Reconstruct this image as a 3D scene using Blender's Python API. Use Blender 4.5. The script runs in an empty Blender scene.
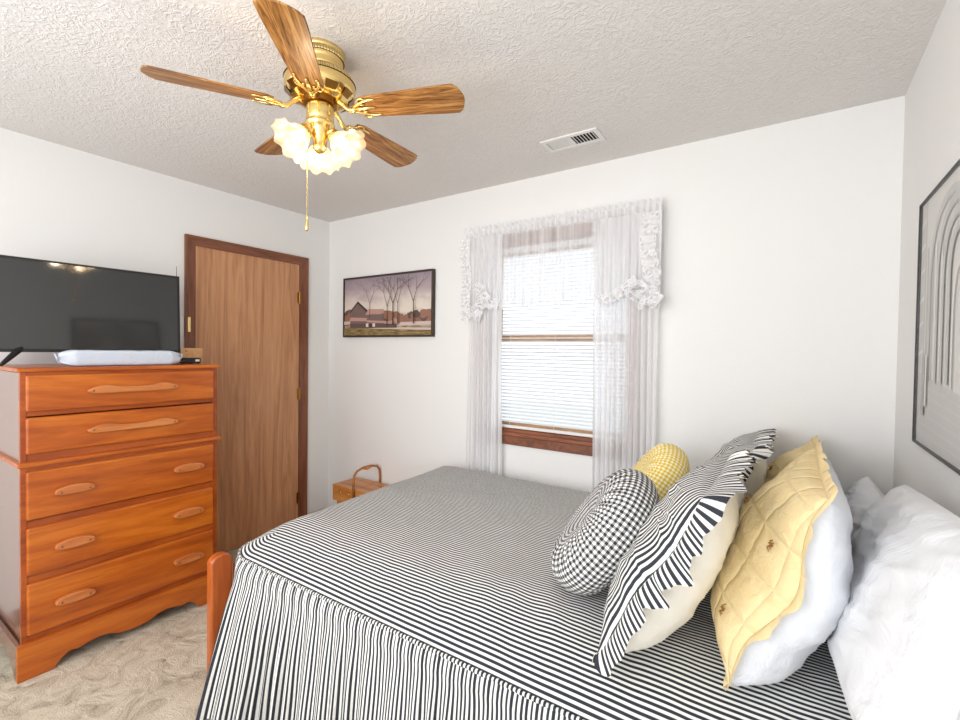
import bpy, bmesh, math, random
from mathutils import Vector, Matrix, noise

random.seed(7)
PI = math.pi
S = bpy.context.scene
COL = S.collection

# ------------------------------------------------------------------ camera
CAM = Vector((0.0, 0.0, 1.40058))
YAW, PITCH, ROLL, FPX = -0.5910, -0.01964, 0.01348, 464.9


def camera():
    cy, sy, cp, sp = math.cos(YAW), math.sin(YAW), math.cos(PITCH), math.sin(PITCH)
    f = Vector((sy * cp, cy * cp, sp))
    r = Vector((cy, -sy, 0))
    u = r.cross(f)
    cr, sr = math.cos(ROLL), math.sin(ROLL)
    R, U = cr * r + sr * u, -sr * r + cr * u
    cd = bpy.data.cameras.new('camera')
    cd.sensor_width = 36.0
    cd.lens = FPX / 960 * 36
    cd.clip_start = 0.02
    co = bpy.data.objects.new('camera', cd)
    COL.objects.link(co)
    m = Matrix((R, U, -f)).transposed().to_4x4()
    m.translation = CAM
    co.matrix_world = m
    S.camera = co


camera()

# ------------------------------------------------------------------ light and exposure
XL, XR, YB, YN, H = -3.175, 0.351, 2.49, -1.15, 2.44

S.view_settings.view_transform = 'Standard'
S.view_settings.look = 'None'
S.view_settings.gamma = 1.0
S.view_settings.use_curve_mapping = False
S.view_settings.exposure = 0.34

world = bpy.data.worlds.new('sky')
S.world = world
world.use_nodes = True
wn = world.node_tree.nodes
wn['Background'].inputs[0].default_value = (0.86, 0.93, 1.0, 1)
wn['Background'].inputs[1].default_value = 1.25


def area(name, loc, target, sx, sy, power, color):
    l = bpy.data.lights.new(name, 'AREA')
    l.shape = 'RECTANGLE'
    l.size, l.size_y = sx, sy
    l.energy = power
    l.color = color
    o = bpy.data.objects.new(name, l)
    COL.objects.link(o)
    o.location = loc
    d = Vector(target) - Vector(loc)
    o.rotation_euler = d.to_track_quat('-Z', 'Y').to_euler()
    return o


# added fill lamps by the wall behind the camera, standing in for window light
area('near_wall_fill', (-1.0, YN + 0.06, 1.45), (-1.0, 2.4, 1.25), 2.6, 1.8, 43, (0.88, 0.93, 1.0))
area('near_wall_fill_side', (-2.7, YN + 0.25, 1.5), (0.3, 1.9, 1.0), 0.9, 1.5, 12, (0.88, 0.93, 1.0))
# added uplight beside the camera, put in to lift the ceiling
area('ceiling_fill', (-0.75, -0.55, 1.55), (-0.9, 0.6, 2.44), 0.7, 0.7, 9, (0.90, 0.94, 1.0))

# ------------------------------------------------------------------ helpers


def lin(c):
    return tuple((v / 255 / 12.92 if v / 255 <= 0.04045 else ((v / 255 + 0.055) / 1.055) ** 2.4) for v in c) + (1,)


class NT:
    def __init__(self, name, rough=0.5, color=(200, 200, 200), **kw):
        self.m = bpy.data.materials.new(name)
        self.m.use_nodes = True
        self.t = self.m.node_tree
        self.b = self.t.nodes['Principled BSDF']
        self.b.inputs['Roughness'].default_value = rough
        self.b.inputs['Base Color'].default_value = lin(color)
        for k, v in kw.items():
            self.b.inputs[k.replace('_', ' ')].default_value = v

    def n(self, typ, **props):
        x = self.t.nodes.new(typ)
        for k, v in props.items():
            setattr(x, k, v)
        return x

    def link(self, a, b):
        self.t.links.new(a, b)

    def coord(self, kind='Object', scale=(1, 1, 1), rot=(0, 0, 0)):
        tc = self.n('ShaderNodeTexCoord')
        mp = self.n('ShaderNodeMapping')
        mp.inputs['Scale'].default_value = scale
        mp.inputs['Rotation'].default_value = rot
        self.link(tc.outputs[kind], mp.inputs['Vector'])
        return mp.outputs['Vector']

    def noise(self, vec, scale, detail=4, rough=0.5, dist=0.0):
        x = self.n('ShaderNodeTexNoise')
        x.inputs['Scale'].default_value = scale
        x.inputs['Detail'].default_value = detail
        x.inputs['Roughness'].default_value = rough
        x.inputs['Distortion'].default_value = dist
        self.link(vec, x.inputs['Vector'])
        return x.outputs['Fac']

    def ramp(self, fac, stops, interp='LINEAR'):
        r = self.n('ShaderNodeValToRGB')
        r.color_ramp.interpolation = interp
        e = r.color_ramp.elements
        while len(e) < len(stops):
            e.new(0.5)
        for i, (p, c) in enumerate(stops):
            e[i].position = p
            e[i].color = lin(c) if len(c) == 3 else c
        self.link(fac, r.inputs['Fac'])
        return r.outputs['Color']

    def math(self, op, a, b=None):
        x = self.n('ShaderNodeMath', operation=op)
        for i, v in enumerate((a, b)):
            if v is None:
                continue
            if isinstance(v, (int, float)):
                x.inputs[i].default_value = v
            else:
                self.link(v, x.inputs[i])
        return x.outputs[0]

    def base(self, col):
        self.link(col, self.b.inputs['Base Color'])
        return self

    def bump(self, h, strength=0.3, dist=0.01):
        x = self.n('ShaderNodeBump')
        x.inputs['Strength'].default_value = strength
        x.inputs['Distance'].default_value = dist
        self.link(h, x.inputs['Height'])
        self.link(x.outputs['Normal'], self.b.inputs['Normal'])
        return self


M = {}


def plain(name, color, rough=0.5, **kw):
    M[name] = NT(name, rough, color, **kw).m


def wall_mat(name, color):
    t = NT(name, 0.85, color)
    v = t.coord()
    t.bump(t.noise(v, 90, 3), 0.12, 0.004)
    M[name] = t.m


wall_mat('wall_paint', (238, 236, 232))
wall_mat('wall_paint_back', (240, 238, 234))

t = NT('ceiling_texture', 0.95, (230, 226, 222))
v = t.coord()
n1 = t.noise(v, 16, 3, 0.55, 2.2)
n2 = t.noise(v, 42, 2, 0.5, 1.0)
r1 = t.ramp(n1, [(0.42, (0, 0, 0)), (0.50, (255, 255, 255)), (0.58, (0, 0, 0))])
r2 = t.ramp(n2, [(0.45, (0, 0, 0)), (0.62, (255, 255, 255))])
h = t.math('ADD', t.math('MULTIPLY', r1, 0.75), t.math('MULTIPLY', r2, 0.5))
t.bump(h, 0.33, 0.010)
M['ceiling'] = t.m

t = NT('carpet_pile', 0.98, (200, 188, 170))
v = t.coord()
a = t.noise(v, 9, 6, 0.62, 1.6)
b = t.noise(v, 220, 2)
c = t.ramp(a, [(0.26, (150, 136, 116)), (0.40, (206, 191, 168)), (0.55, (228, 214, 190)), (0.75, (234, 222, 202))])
mx = t.n('ShaderNodeMixRGB', blend_type='MULTIPLY')
mx.inputs[0].default_value = 0.35
t.link(c, mx.inputs[1])
t.link(t.ramp(b, [(0.3, (150, 150, 150)), (0.7, (255, 255, 255))]), mx.inputs[2])
t.base(mx.outputs[0])
t.bump(t.math('ADD', t.math('MULTIPLY', a, 1.6), t.math('MULTIPLY', b, 0.4)), 0.55, 0.03)
M['carpet'] = t.m


def wood(name, dark, mid, light, axis='Y', rough=0.3, coat=0.3, freq=14, stretch=14, contrast=1.0, distort=2.0):
    """Grain runs along the given object axis."""
    t = NT(name, rough, mid, Coat_Weight=coat, Coat_Roughness=0.18)
    sc = {'X': (1 / stretch, 1, 1), 'Y': (1, 1 / stretch, 1), 'Z': (1, 1, 1 / stretch)}[axis]
    v = t.coord('Object', sc)
    a = t.noise(v, freq, 5, 0.6, distort)
    b = t.noise(v, freq * 9, 3, 0.6, 0.3)
    f = t.math('ADD', t.math('MULTIPLY', a, 0.75), t.math('MULTIPLY', b, 0.25))
    d = 0.13 / contrast
    t.base(t.ramp(f, [(0.5 - d, dark), (0.5, mid), (0.5 + d, light)]))
    t.bump(f, 0.05, 0.003)
    M[name] = t.m


wood('maple', (160, 72, 12), (187, 93, 20), (208, 115, 32), 'Y', 0.36, 0.25, 6, 9)
wood('maple_pull', (178, 96, 44), (196, 115, 58), (212, 134, 74), 'Y', 0.3, 0.4, 10, 9)
wood('maple_trim', (138, 58, 12), (162, 74, 18), (182, 90, 26), 'Y', 0.33, 0.3, 8, 9)
wood('maple_side', (112, 62, 36), (122, 70, 44), (130, 78, 50), 'Z', 0.24, 1.0, 5, 8)  # same maple, darkened and greyed in the colour for the side's glare
wood('maple_bed', (164, 76, 24), (186, 92, 32), (203, 110, 44), 'Z', 0.3, 0.4, 7, 8)
wood('door_wood', (166, 114, 76), (195, 140, 98), (213, 160, 116), 'Z', 0.5, 0.05, 11, 16, 0.75, 3.0)
wood('casing_wood', (104, 58, 36), (124, 72, 46), (140, 84, 56), 'Z', 0.4, 0.15, 14, 12)
wood('sill_wood', (112, 60, 34), (138, 78, 46), (154, 92, 58), 'X', 0.4, 0.15, 14, 12)
wood('sash_wood', (176, 128, 88), (198, 152, 110), (212, 170, 128), 'X', 0.4, 0.1, 14, 12)  # brown wood lightened, window overexposure painted into the colour
wood('sewing_wood', (176, 106, 44), (198, 128, 62), (212, 146, 80), 'X', 0.4, 0.2, 10, 8)
wood('sewing_handle', (150, 90, 38), (172, 108, 50), (186, 124, 64), 'X', 0.4, 0.2, 10, 8)
wood('blade_oak', (72, 40, 12), (158, 104, 46), (200, 148, 84), 'X', 0.4, 0.12, 26, 14, 0.9, 5.0)


def stripe(name, period, dark=(42, 45, 53), light=(240, 238, 232), duty=0.50, rough=0.9, axis=0, bump=0.0):
    t = NT(name, rough, light)
    tc = t.n('ShaderNodeTexCoord')
    sp = t.n('ShaderNodeSeparateXYZ')
    t.link(tc.outputs['UV'], sp.inputs[0])
    x = t.math('FRACT', t.math('DIVIDE', sp.outputs[axis], period))
    e = 0.05
    c = t.ramp(x, [(0.0, dark), (duty - e, dark), (duty + e, light), (1 - e, light), (1.0, dark)])
    t.base(c)
    v = t.coord('UV')
    t.bump(t.noise(v, 14, 4, 0.55, 0.8), 0.25, 0.012)
    M[name] = t.m


stripe('ticking_top', 0.0130, axis=1)
stripe('ticking_skirt', 0.0180, axis=0)
stripe('ticking_sham', 0.0215, axis=0)


def gingham(name, period, dark, mid, light):
    t = NT(name, 0.9, light)
    tc = t.n('ShaderNodeTexCoord')
    sp = t.n('ShaderNodeSeparateXYZ')
    t.link(tc.outputs['UV'], sp.inputs[0])
    fx = t.math('LESS_THAN', t.math('FRACT', t.math('DIVIDE', sp.outputs[0], period)), 0.5)
    fy = t.math('LESS_THAN', t.math('FRACT', t.math('DIVIDE', sp.outputs[1], period)), 0.5)
    s = t.math('MULTIPLY', t.math('ADD', fx, fy), 0.5)
    t.base(t.ramp(s, [(0.0, light), (0.25, mid), (0.75, dark)], 'CONSTANT'))
    M[name] = t.m


gingham('gingham_black', 0.0160, (34, 34, 38), (150, 148, 146), (246, 244, 240))
gingham('gingham_yellow', 0.0150, (226, 186, 62), (240, 215, 125), (252, 246, 218))


def fabric(name, color, wr=0.3, sc=12):
    t = NT(name, 0.92, color)
    v = t.coord('UV')
    t.bump(t.noise(v, sc, 5, 0.55, 1.2), wr, 0.02)
    M[name] = t.m


fabric('white_linen', (226, 226, 228), 0.8, 6)
fabric('white_linen_cool', (228, 230, 234), 0.6, 7)
fabric('cream_linen', (249, 246, 236), 0.3, 8)

# quilted yellow cloth: stitched grid pressed into the surface
t = NT('quilt_yellow', 0.92, (238, 212, 158))
tc = t.n('ShaderNodeTexCoord')
sp = t.n('ShaderNodeSeparateXYZ')
t.link(tc.outputs['UV'], sp.inputs[0])


def groove(o):
    f = t.math('FRACT', t.math('DIVIDE', o, 0.104))
    d = t.math('ABSOLUTE', t.math('SUBTRACT', f, 0.5))
    return t.math('POWER', t.math('MULTIPLY', d, 2.0), 7)


g = t.math('MAXIMUM', groove(sp.outputs[0]), groove(sp.outputs[1]))
nz = t.noise(t.coord('UV'), 26, 4, 0.6, 1.0)
t.bump(t.math('SUBTRACT', t.math('MULTIPLY', nz, 1.1), g), 0.5, 0.012)
t.base(t.ramp(nz, [(0.25, (233, 206, 150)), (0.75, (241, 220, 172))]))
M['quilt_yellow'] = t.m
plain('tuft_thread', (150, 108, 52), 0.9)

# metals and hard goods
plain('brass', (238, 208, 138), 0.18, Metallic=1.0)
plain('brass_dark', (150, 108, 52), 0.3, Metallic=1.0)
t = NT('brass_fluted', 0.25, (240, 214, 148), Metallic=1.0)
tc = t.n('ShaderNodeTexCoord')
sp = t.n('ShaderNodeSeparateXYZ')
t.link(tc.outputs['UV'], sp.inputs[0])
w = t.math('SINE', t.math('MULTIPLY', sp.outputs[0], 2 * PI * 54))
t.bump(w, 0.9, 0.004)
M['brass_fluted'] = t.m
plain('tv_bezel', (24, 24, 26), 0.35)
plain('tv_screen', (9, 9, 11), 0.06, IOR=1.9)
plain('black_plastic', (20, 20, 22), 0.35)
plain('white_plastic', (240, 240, 238), 0.4)
plain('white_metal', (236, 234, 230), 0.45)
plain('vent_dark', (34, 26, 22), 0.9)
t = NT('cardboard', 0.85, (192, 146, 98))
t.base(t.ramp(t.noise(t.coord(), 40, 3), [(0.3, (182, 136, 90)), (0.7, (200, 154, 106))]))
M['cardboard'] = t.m
t = NT('wrap_white', 0.35, (208, 216, 228), Coat_Weight=0.4)
t.bump(t.noise(t.coord(), 30, 4, 0.6, 1.5), 0.4, 0.01)
M['wrap_white'] = t.m
plain('screw_steel', (150, 110, 80), 0.3, Metallic=1.0)


def sheer_mat(name, alpha, lace=False, tint=(250, 249, 249)):
    m = bpy.data.materials.new(name)
    m.use_nodes = True
    nt = m.node_tree
    nt.nodes.clear()
    N = nt.nodes.new
    L = nt.links.new
    out = N('ShaderNodeOutputMaterial')
    df, tl, tr = N('ShaderNodeBsdfDiffuse'), N('ShaderNodeBsdfTranslucent'), N('ShaderNodeBsdfTransparent')
    df.inputs[0].default_value = lin(tint)
    tl.inputs[0].default_value = lin(tint)
    a = N('ShaderNodeMixShader')
    a.inputs[0].default_value = 0.35
    L(df.outputs[0], a.inputs[1])
    L(tl.outputs[0], a.inputs[2])
    b = N('ShaderNodeMixShader')
    b.inputs[0].default_value = alpha
    L(tr.outputs[0], b.inputs[1])
    L(a.outputs[0], b.inputs[2])
    if lace:
        tc = N('ShaderNodeTexCoord')
        vo = N('ShaderNodeTexVoronoi')
        vo.feature = 'DISTANCE_TO_EDGE'
        vo.inputs['Scale'].default_value = 34
        ns = N('ShaderNodeTexNoise')
        ns.inputs['Scale'].default_value = 16
        L(tc.outputs['UV'], vo.inputs['Vector'])
        L(tc.outputs['UV'], ns.inputs['Vector'])
        r = N('ShaderNodeValToRGB')
        r.color_ramp.elements[0].position = 0.10
        r.color_ramp.elements[0].color = (1, 1, 1, 1)
        r.color_ramp.elements[1].position = 0.2
        r.color_ramp.elements[1].color = (0.5, 0.5, 0.5, 1)
        L(vo.outputs['Distance'], r.inputs[0])
        r2 = N('ShaderNodeValToRGB')
        r2.color_ramp.elements[0].position = 0.46
        r2.color_ramp.elements[1].position = 0.54
        L(ns.outputs['Fac'], r2.inputs[0])
        mx = N('ShaderNodeMath')
        mx.operation = 'MAXIMUM'
        L(r.outputs[0], mx.inputs[0])
        L(r2.outputs[0], mx.inputs[1])
        ml = N('ShaderNodeMath')
        ml.operation = 'MULTIPLY'
        ml.inputs[1].default_value = alpha
        L(mx.outputs[0], ml.inputs[0])
        L(ml.outputs[0], b.inputs[0])
    else:
        tc = N('ShaderNodeTexCoord')
        mp = N('ShaderNodeMapping')
        mp.inputs['Scale'].default_value = (1, 0.06, 1)
        ns = N('ShaderNodeTexNoise')
        ns.inputs['Scale'].default_value = 22
        mr = N('ShaderNodeMapRange')
        mr.inputs['From Min'].default_value = 0.35
        mr.inputs['From Max'].default_value = 0.65
        mr.inputs['To Min'].default_value = max(0, alpha - 0.16)
        mr.inputs['To Max'].default_value = min(1, alpha + 0.16)
        L(tc.outputs['UV'], mp.inputs[0])
        L(mp.outputs[0], ns.inputs['Vector'])
        L(ns.outputs['Fac'], mr.inputs['Value'])
        L(mr.outputs[0], b.inputs[0])
    L(b.outputs[0], out.inputs[0])
    M[name] = m


sheer_mat('sheer', 0.90)
sheer_mat('sheer_thin', 0.66)
sheer_mat('lace', 0.96, True)
sheer_mat('header_cloth', 0.97)
plain('slat_vinyl', (236, 236, 236), 0.5)


def glass_mat(name, refl=0.06):
    m = bpy.data.materials.new(name)
    m.use_nodes = True
    nt = m.node_tree
    nt.nodes.clear()
    out, tr, gl, mx = (nt.nodes.new(k) for k in ('ShaderNodeOutputMaterial', 'ShaderNodeBsdfTransparent', 'ShaderNodeBsdfGlossy', 'ShaderNodeMixShader'))
    gl.inputs['Roughness'].default_value = 0.02
    mx.inputs[0].default_value = refl
    nt.links.new(tr.outputs[0], mx.inputs[1])
    nt.links.new(gl.outputs[0], mx.inputs[2])
    nt.links.new(mx.outputs[0], out.inputs[0])
    M[name] = m


glass_mat('window_glass')


def shade_glass():
    m = bpy.data.materials.new('shade_glass')
    m.use_nodes = True
    nt = m.node_tree
    nt.nodes.clear()
    N = nt.nodes.new
    out, tr, tl, df, gl = (N(k) for k in ('ShaderNodeOutputMaterial', 'ShaderNodeBsdfTransparent', 'ShaderNodeBsdfTranslucent', 'ShaderNodeBsdfDiffuse', 'ShaderNodeBsdfGlossy'))
    tl.inputs[0].default_value = lin((250, 226, 188))
    df.inputs[0].default_value = lin((252, 236, 210))
    gl.inputs['Roughness'].default_value = 0.1
    a, b, c = N('ShaderNodeMixShader'), N('ShaderNodeMixShader'), N('ShaderNodeMixShader')
    a.inputs[0].default_value = 0.6
    b.inputs[0].default_value = 0.5
    c.inputs[0].default_value = 0.08
    L = nt.links.new
    L(df.outputs[0], a.inputs[1])
    L(tl.outputs[0], a.inputs[2])
    L(tr.outputs[0], b.inputs[1])
    L(a.outputs[0], b.inputs[2])
    L(b.outputs[0], c.inputs[1])
    L(gl.outputs[0], c.inputs[2])
    L(c.outputs[0], out.inputs[0])
    M['shade_glass'] = m


shade_glass()


def emit(name, color, strength):
    m = bpy.data.materials.new(name)
    m.use_nodes = True
    b = m.node_tree.nodes['Principled BSDF']
    b.inputs['Base Color'].default_value = lin(color)
    b.inputs['Emission Color'].default_value = lin(color)
    b.inputs['Emission Strength'].default_value = strength
    M[name] = m


emit('bulb_glow', (255, 226, 176), 4)


# ---- mesh building
class MB:
    def __init__(self):
        self.v, self.f, self.uv, self.mi = [], [], [], []

    def add(self, verts, faces, uvs=None, mi=0):
        o = len(self.v)
        self.v += [tuple(p) for p in verts]
        for k, fc in enumerate(faces):
            self.f.append([i + o for i in fc])
            self.mi.append(mi)
            self.uv.append([uvs[i] for i in fc] if uvs else [(0, 0)] * len(fc))
        return self

    def box(self, x0, x1, y0, y1, z0, z1, mi=0):
        v = [(x0, y0, z0), (x1, y0, z0), (x1, y1, z0), (x0, y1, z0), (x0, y0, z1), (x1, y0, z1), (x1, y1, z1), (x0, y1, z1)]
        f = [(0, 3, 2, 1), (4, 5, 6, 7), (0, 1, 5, 4), (1, 2, 6, 5), (2, 3, 7, 6), (3, 0, 4, 7)]
        return self.add(v, f, None, mi)

    def grid(self, fn, nu, nv, uvfn=None, closeu=False, mi=0, flip=False):
        vs, uv, fs = [], [], []
        for j in range(nv + 1):
            for i in range(nu + 1):
                a, b = i / nu, j / nv
                vs.append(fn(a, b))
                uv.append(uvfn(a, b) if uvfn else (a, b))
        w = nu + 1
        for j in range(nv):
            for i in range(nu):
                q = (j * w + i, j * w + i + 1, (j + 1) * w + i + 1, (j + 1) * w + i)
                fs.append(q[::-1] if flip else q)
        return self.add(vs, fs, uv, mi)

    def lathe(self, prof, seg=32, mat=None, mi=0, wob=None):
        """prof: list of (radius, z) ; mat: Matrix placing it."""
        mat = mat or Matrix()

        def fn(a, b):
            i = b * (len(prof) - 1)
            k = min(int(round(i)), len(prof) - 1)
            r, z = prof[k]
            th = a * 2 * PI
            if wob:
                r, z = wob(r, z, th, k)
            return mat @ Vector((r * math.cos(th), r * math.sin(th), z))
        return self.grid(fn, seg, len(prof) - 1, lambda a, b: (a, b), mi=mi)

    def tube(self, pts, r, seg=10, mi=0, cap=True):
        pts = [Vector(p) for p in pts]
        n = len(pts)
        rs = r if isinstance(r, (list, tuple)) else [r] * n
        vs, fs = [], []
        up = None
        for i, p in enumerate(pts):
            d = (pts[min(i + 1, n - 1)] - pts[max(i - 1, 0)]).normalized()
            if up is None:
                up = d.orthogonal().normalized()
            up = (up - d * up.dot(d)).normalized()
            s = d.cross(up)
            for k in range(seg):
                a = 2 * PI * k / seg
                vs.append(p + (up * math.cos(a) + s * math.sin(a)) * rs[i])
        for i in range(n - 1):
            for k in range(seg):
                k2 = (k + 1) % seg
                fs.append((i * seg + k, i * seg + k2, (i + 1) * seg + k2, (i + 1) * seg + k))
        if cap:
            fs.append(tuple(range(seg))[::-1])
            fs.append(tuple((n - 1) * seg + k for k in range(seg)))
        return self.add(vs, fs, None, mi)

    def prism(self, poly, fn, d0, d1, mi=0):
        """poly: 2-D outline; fn(u, v, d) -> 3-D point."""
        n = len(poly)
        vs = [fn(u, v, d0) for u, v in poly] + [fn(u, v, d1) for u, v in poly]
        fs = [tuple(range(n))[::-1], tuple(range(n, 2 * n))]
        fs += [(i, (i + 1) % n, n + (i + 1) % n, n + i) for i in range(n)]
        return self.add(vs, fs, None, mi)

    def build(self, name, mats, parent=None, smooth=False, bevel=0.0, weld=False, origin=None, seg=2):
        me = bpy.data.meshes.new(name)
        me.from_pydata(self.v, [], self.f)
        uvl = me.uv_layers.new(name='UVMap')
        k = 0
        for fc in self.uv:
            for q in fc:
                uvl.data[k].uv = q
                k += 1
        mats = mats if isinstance(mats, (list, tuple)) else [mats]
        for m in mats:
            me.materials.append(M[m])
        for p, i in zip(me.polygons, self.mi):
            p.material_index = i
        bm = bmesh.new()
        bm.from_mesh(me)
        if weld:
            bmesh.ops.remove_doubles(bm, verts=bm.verts, dist=1e-5)
        bmesh.ops.recalc_face_normals(bm, faces=bm.faces)
        if bevel:
            es = [e for e in bm.edges if e.is_manifold and e.calc_face_angle(0) > 0.5]
            bmesh.ops.bevel(bm, geom=es, offset=bevel, segments=seg, affect='EDGES', profile=0.5, clamp_overlap=True)
        for p in bm.faces:
            p.smooth = smooth
        bm.to_mesh(me)
        bm.free()
        o = bpy.data.objects.new(name, me)
        COL.objects.link(o)
        if parent is not None:
            o.parent = parent
            if parent.type == 'EMPTY' or True:
                w = WORLD.get(parent.name, Matrix())
                o.matrix_parent_inverse = w.inverted()
        WORLD[o.name] = Matrix()
        return o


WORLD = {}


def tag(o, label=None, cat=None, group=None, kind=None):
    if label:
        o['label'] = label
    if cat:
        o['category'] = cat
    if group:
        o['group'] = group
    if kind:
        o['kind'] = kind
    return o


def thing(name, loc, label=None, cat=None, group=None, kind=None):
    o = bpy.data.objects.new(name, None)
    o.empty_display_size = 0.1
    COL.objects.link(o)
    o.location = loc
    WORLD[o.name] = Matrix.Translation(loc)
    return tag(o, label, cat, group, kind)


def struct(o):
    o['kind'] = 'structure'
    return o


# ------------------------------------------------------------------ room shell
struct(MB().box(XL - 0.12, XR + 0.12, YN - 0.12, YB + 0.15, -0.12, 0).build('floor', 'carpet'))
struct(MB().box(XL - 0.12, XR + 0.12, YN - 0.12, YB + 0.15, H, H + 0.12).build('ceiling', 'ceiling'))
struct(MB().box(XL - 0.12, XL, YN, YB + 0.15, 0, H).build('wall_left', 'wall_paint'))
struct(MB().box(XR, XR + 0.12, YN, YB + 0.15, 0, H).build('wall_right', 'wall_paint'))
struct(MB().box(XL - 0.12, XR + 0.12, YN - 0.12, YN, 0, H).build('wall_front', 'wall_paint'))
WX0, WX1, WZ0, WZ1 = -1.635, -0.70, 0.90, 2.06
b = MB()
b.box(XL, WX0, YB, YB + 0.15, 0, H).box(WX1, XR, YB, YB + 0.15, 0, H)
b.box(WX0, WX1, YB, YB + 0.15, 0, WZ0).box(WX0, WX1, YB, YB + 0.15, WZ1, H)
struct(b.build('wall_back', 'wall_paint_back'))
DY0, DY1, DZ = 1.391, 2.280, 2.107
b = MB().box(XL, XL + 0.012, YN, 0.45, 0, 0.085).box(XL, XL + 0.012, DY1, YB, 0, 0.085)
struct(b.build('baseboard_left', 'casing_wood', bevel=0.003))
struct(MB().box(XL + 0.012, XR - 0.012, YB - 0.012, YB, 0, 0.085).build('baseboard_back', 'sill_wood', bevel=0.003))
struct(MB().box(XR - 0.012, XR, YN, YB - 0.012, 0, 0.085).build('baseboard_right', 'casing_wood', bevel=0.003))
# bright overcast ground seen between the slats
plain('yard', (228, 232, 232), 0.9)
struct(MB().box(-9, 8, YB + 0.3, 16, -0.6, -0.5).build('ground', 'yard'))

# ------------------------------------------------------------------ door
dr = thing('door_1', (XL, (DY0 + DY1) / 2, 0), kind='structure')
cw = 0.062
b = MB().box(XL, XL + 0.008, DY0 + cw, DY1 - cw - 0.012, 0.008, DZ - cw)
b.build('door_slab', 'door_wood', dr, bevel=0.002)
b = MB()
for (y0, y1, z0, z1) in ((DY0, DY0 + cw, 0, DZ), (DY1 - cw, DY1, 0, DZ)):
    prof = [(y0, 0), (y0, 0.019), (y0 + 0.014, 0.021), (y1 - 0.018, 0.014), (y1, 0.012), (y1, 0)]
    if y0 > 2:
        prof = [(y1 + y0 - p, q) for p, q in prof]
    b.prism(prof, lambda u, v, d: Vector((XL + v, u, d)), z0, z1 - (0.001))
b.build('door_casing', 'casing_wood', dr)
b = MB()
prof = [(DZ, 0), (DZ, 0.0195), (DZ - 0.014, 0.0215), (DZ - cw + 0.018, 0.0145), (DZ - cw, 0.0125), (DZ - cw, 0)]
n = len(prof)
vs = []
for u, w_ in prof:
    vs.append((XL + w_, DY0 + (DZ - u), u))
for u, w_ in prof:
    vs.append((XL + w_, DY1 - (DZ - u), u))
b.add(vs, [tuple(range(n)), tuple(range(n, 2 * n))] + [(i, (i + 1) % n, n + (i + 1) % n, n + i) for i in range(n)])
wood('casing_wood_top', (104, 58, 36), (124, 72, 46), (140, 84, 56), 'Y', 0.4, 0.15, 14, 12)
b.build('door_casing', 'casing_wood_top', dr)
b = MB().box(XL, XL + 0.012, DY1 - cw - 0.011, DY1 - cw - 0.0005, 0.0, DZ - cw - 0.001)
b.build('door_stop', 'casing_wood', dr)
for z in (1.79, 1.05, 0.24):
    b = MB().tube([(XL + 0.016, DY1 - cw - 0.013, z - 0.045), (XL + 0.016, DY1 - cw - 0.013, z + 0.045)], 0.0055)
    b.box(XL + 0.012, XL + 0.0145, DY1 - cw - 0.03, DY1 - cw, z - 0.042, z + 0.042)
    tag(b.build('hinge', 'brass_dark', dr), 'brass door hinge')
tag(MB().box(XL + 0.019, XL + 0.0235, DY0 + 0.012, DY0 + 0.028, 1.495, 1.59).build('strike_plate', 'brass', dr, bevel=0.001), 'brass strike plate')

# ------------------------------------------------------------------ window
wd = thing('window_1', ((WX0 + WX1) / 2, YB, WZ0), kind='structure')
b = MB()
b.box(WX0 - 0.055, WX0 + 0.004, YB - 0.016, YB + 0.0, WZ0, WZ1 + 0.055).box(WX1 - 0.004, WX1 + 0.055, YB - 0.016, YB, WZ0, WZ1 + 0.055)
b.box(WX0 + 0.004, WX1 - 0.004, YB - 0.016, YB, WZ1 - 0.004, WZ1 + 0.055)
b.build('window_casing', 'sill_wood', wd, bevel=0.003)
b = MB()
b.box(WX0, WX0 + 0.018, YB, YB + 0.14, WZ0, WZ1).box(WX1 - 0.018, WX1, YB, YB + 0.14, WZ0, WZ1)
b.box(WX0 + 0.018, WX1 - 0.018, YB, YB + 0.14, WZ1 - 0.018, WZ1).box(WX0 + 0.018, WX1 - 0.018, YB + 0.01, YB + 0.14, WZ0, WZ0 + 0.018)
b.build('window_frame', 'sill_wood', wd)
# stool and apron
MB().box(WX0 - 0.075, WX1 + 0.075, YB - 0.020, YB + 0.012, 0.878, 0.902).build('window_sill', 'sill_wood', wd, bevel=0.006)
MB().box(WX0 - 0.055, WX1 + 0.055, YB - 0.016, YB, 0.825, 0.878).build('window_apron', 'casing_wood_top', wd, bevel=0.003)
mz = 1.483


def sash(y0, z0, z1):
    b = MB()
    x0, x1 = WX0 + 0.018, WX1 - 0.018
    b.box(x0, x0 + 0.04, y0, y0 + 0.03, z0, z1).box(x1 - 0.04, x1, y0, y0 + 0.03, z0, z1)
    b.box(x0 + 0.04, x1 - 0.04, y0, y0 + 0.03, z0, z0 + 0.035).box(x0 + 0.04, x1 - 0.04, y0, y0 + 0.03, z1 - 0.035, z1)
    s = b.build('sash', 'sash_wood', wd, bevel=0.003)
    MB().box(x0 + 0.04, x1 - 0.04, y0 + 0.013, y0 + 0.017, z0 + 0.035, z1 - 0.035).build('pane', 'window_glass', s)


sash(YB + 0.060, WZ0 + 0.018, mz + 0.018)
sash(YB + 0.095, mz - 0.018, WZ1 - 0.018)

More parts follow.
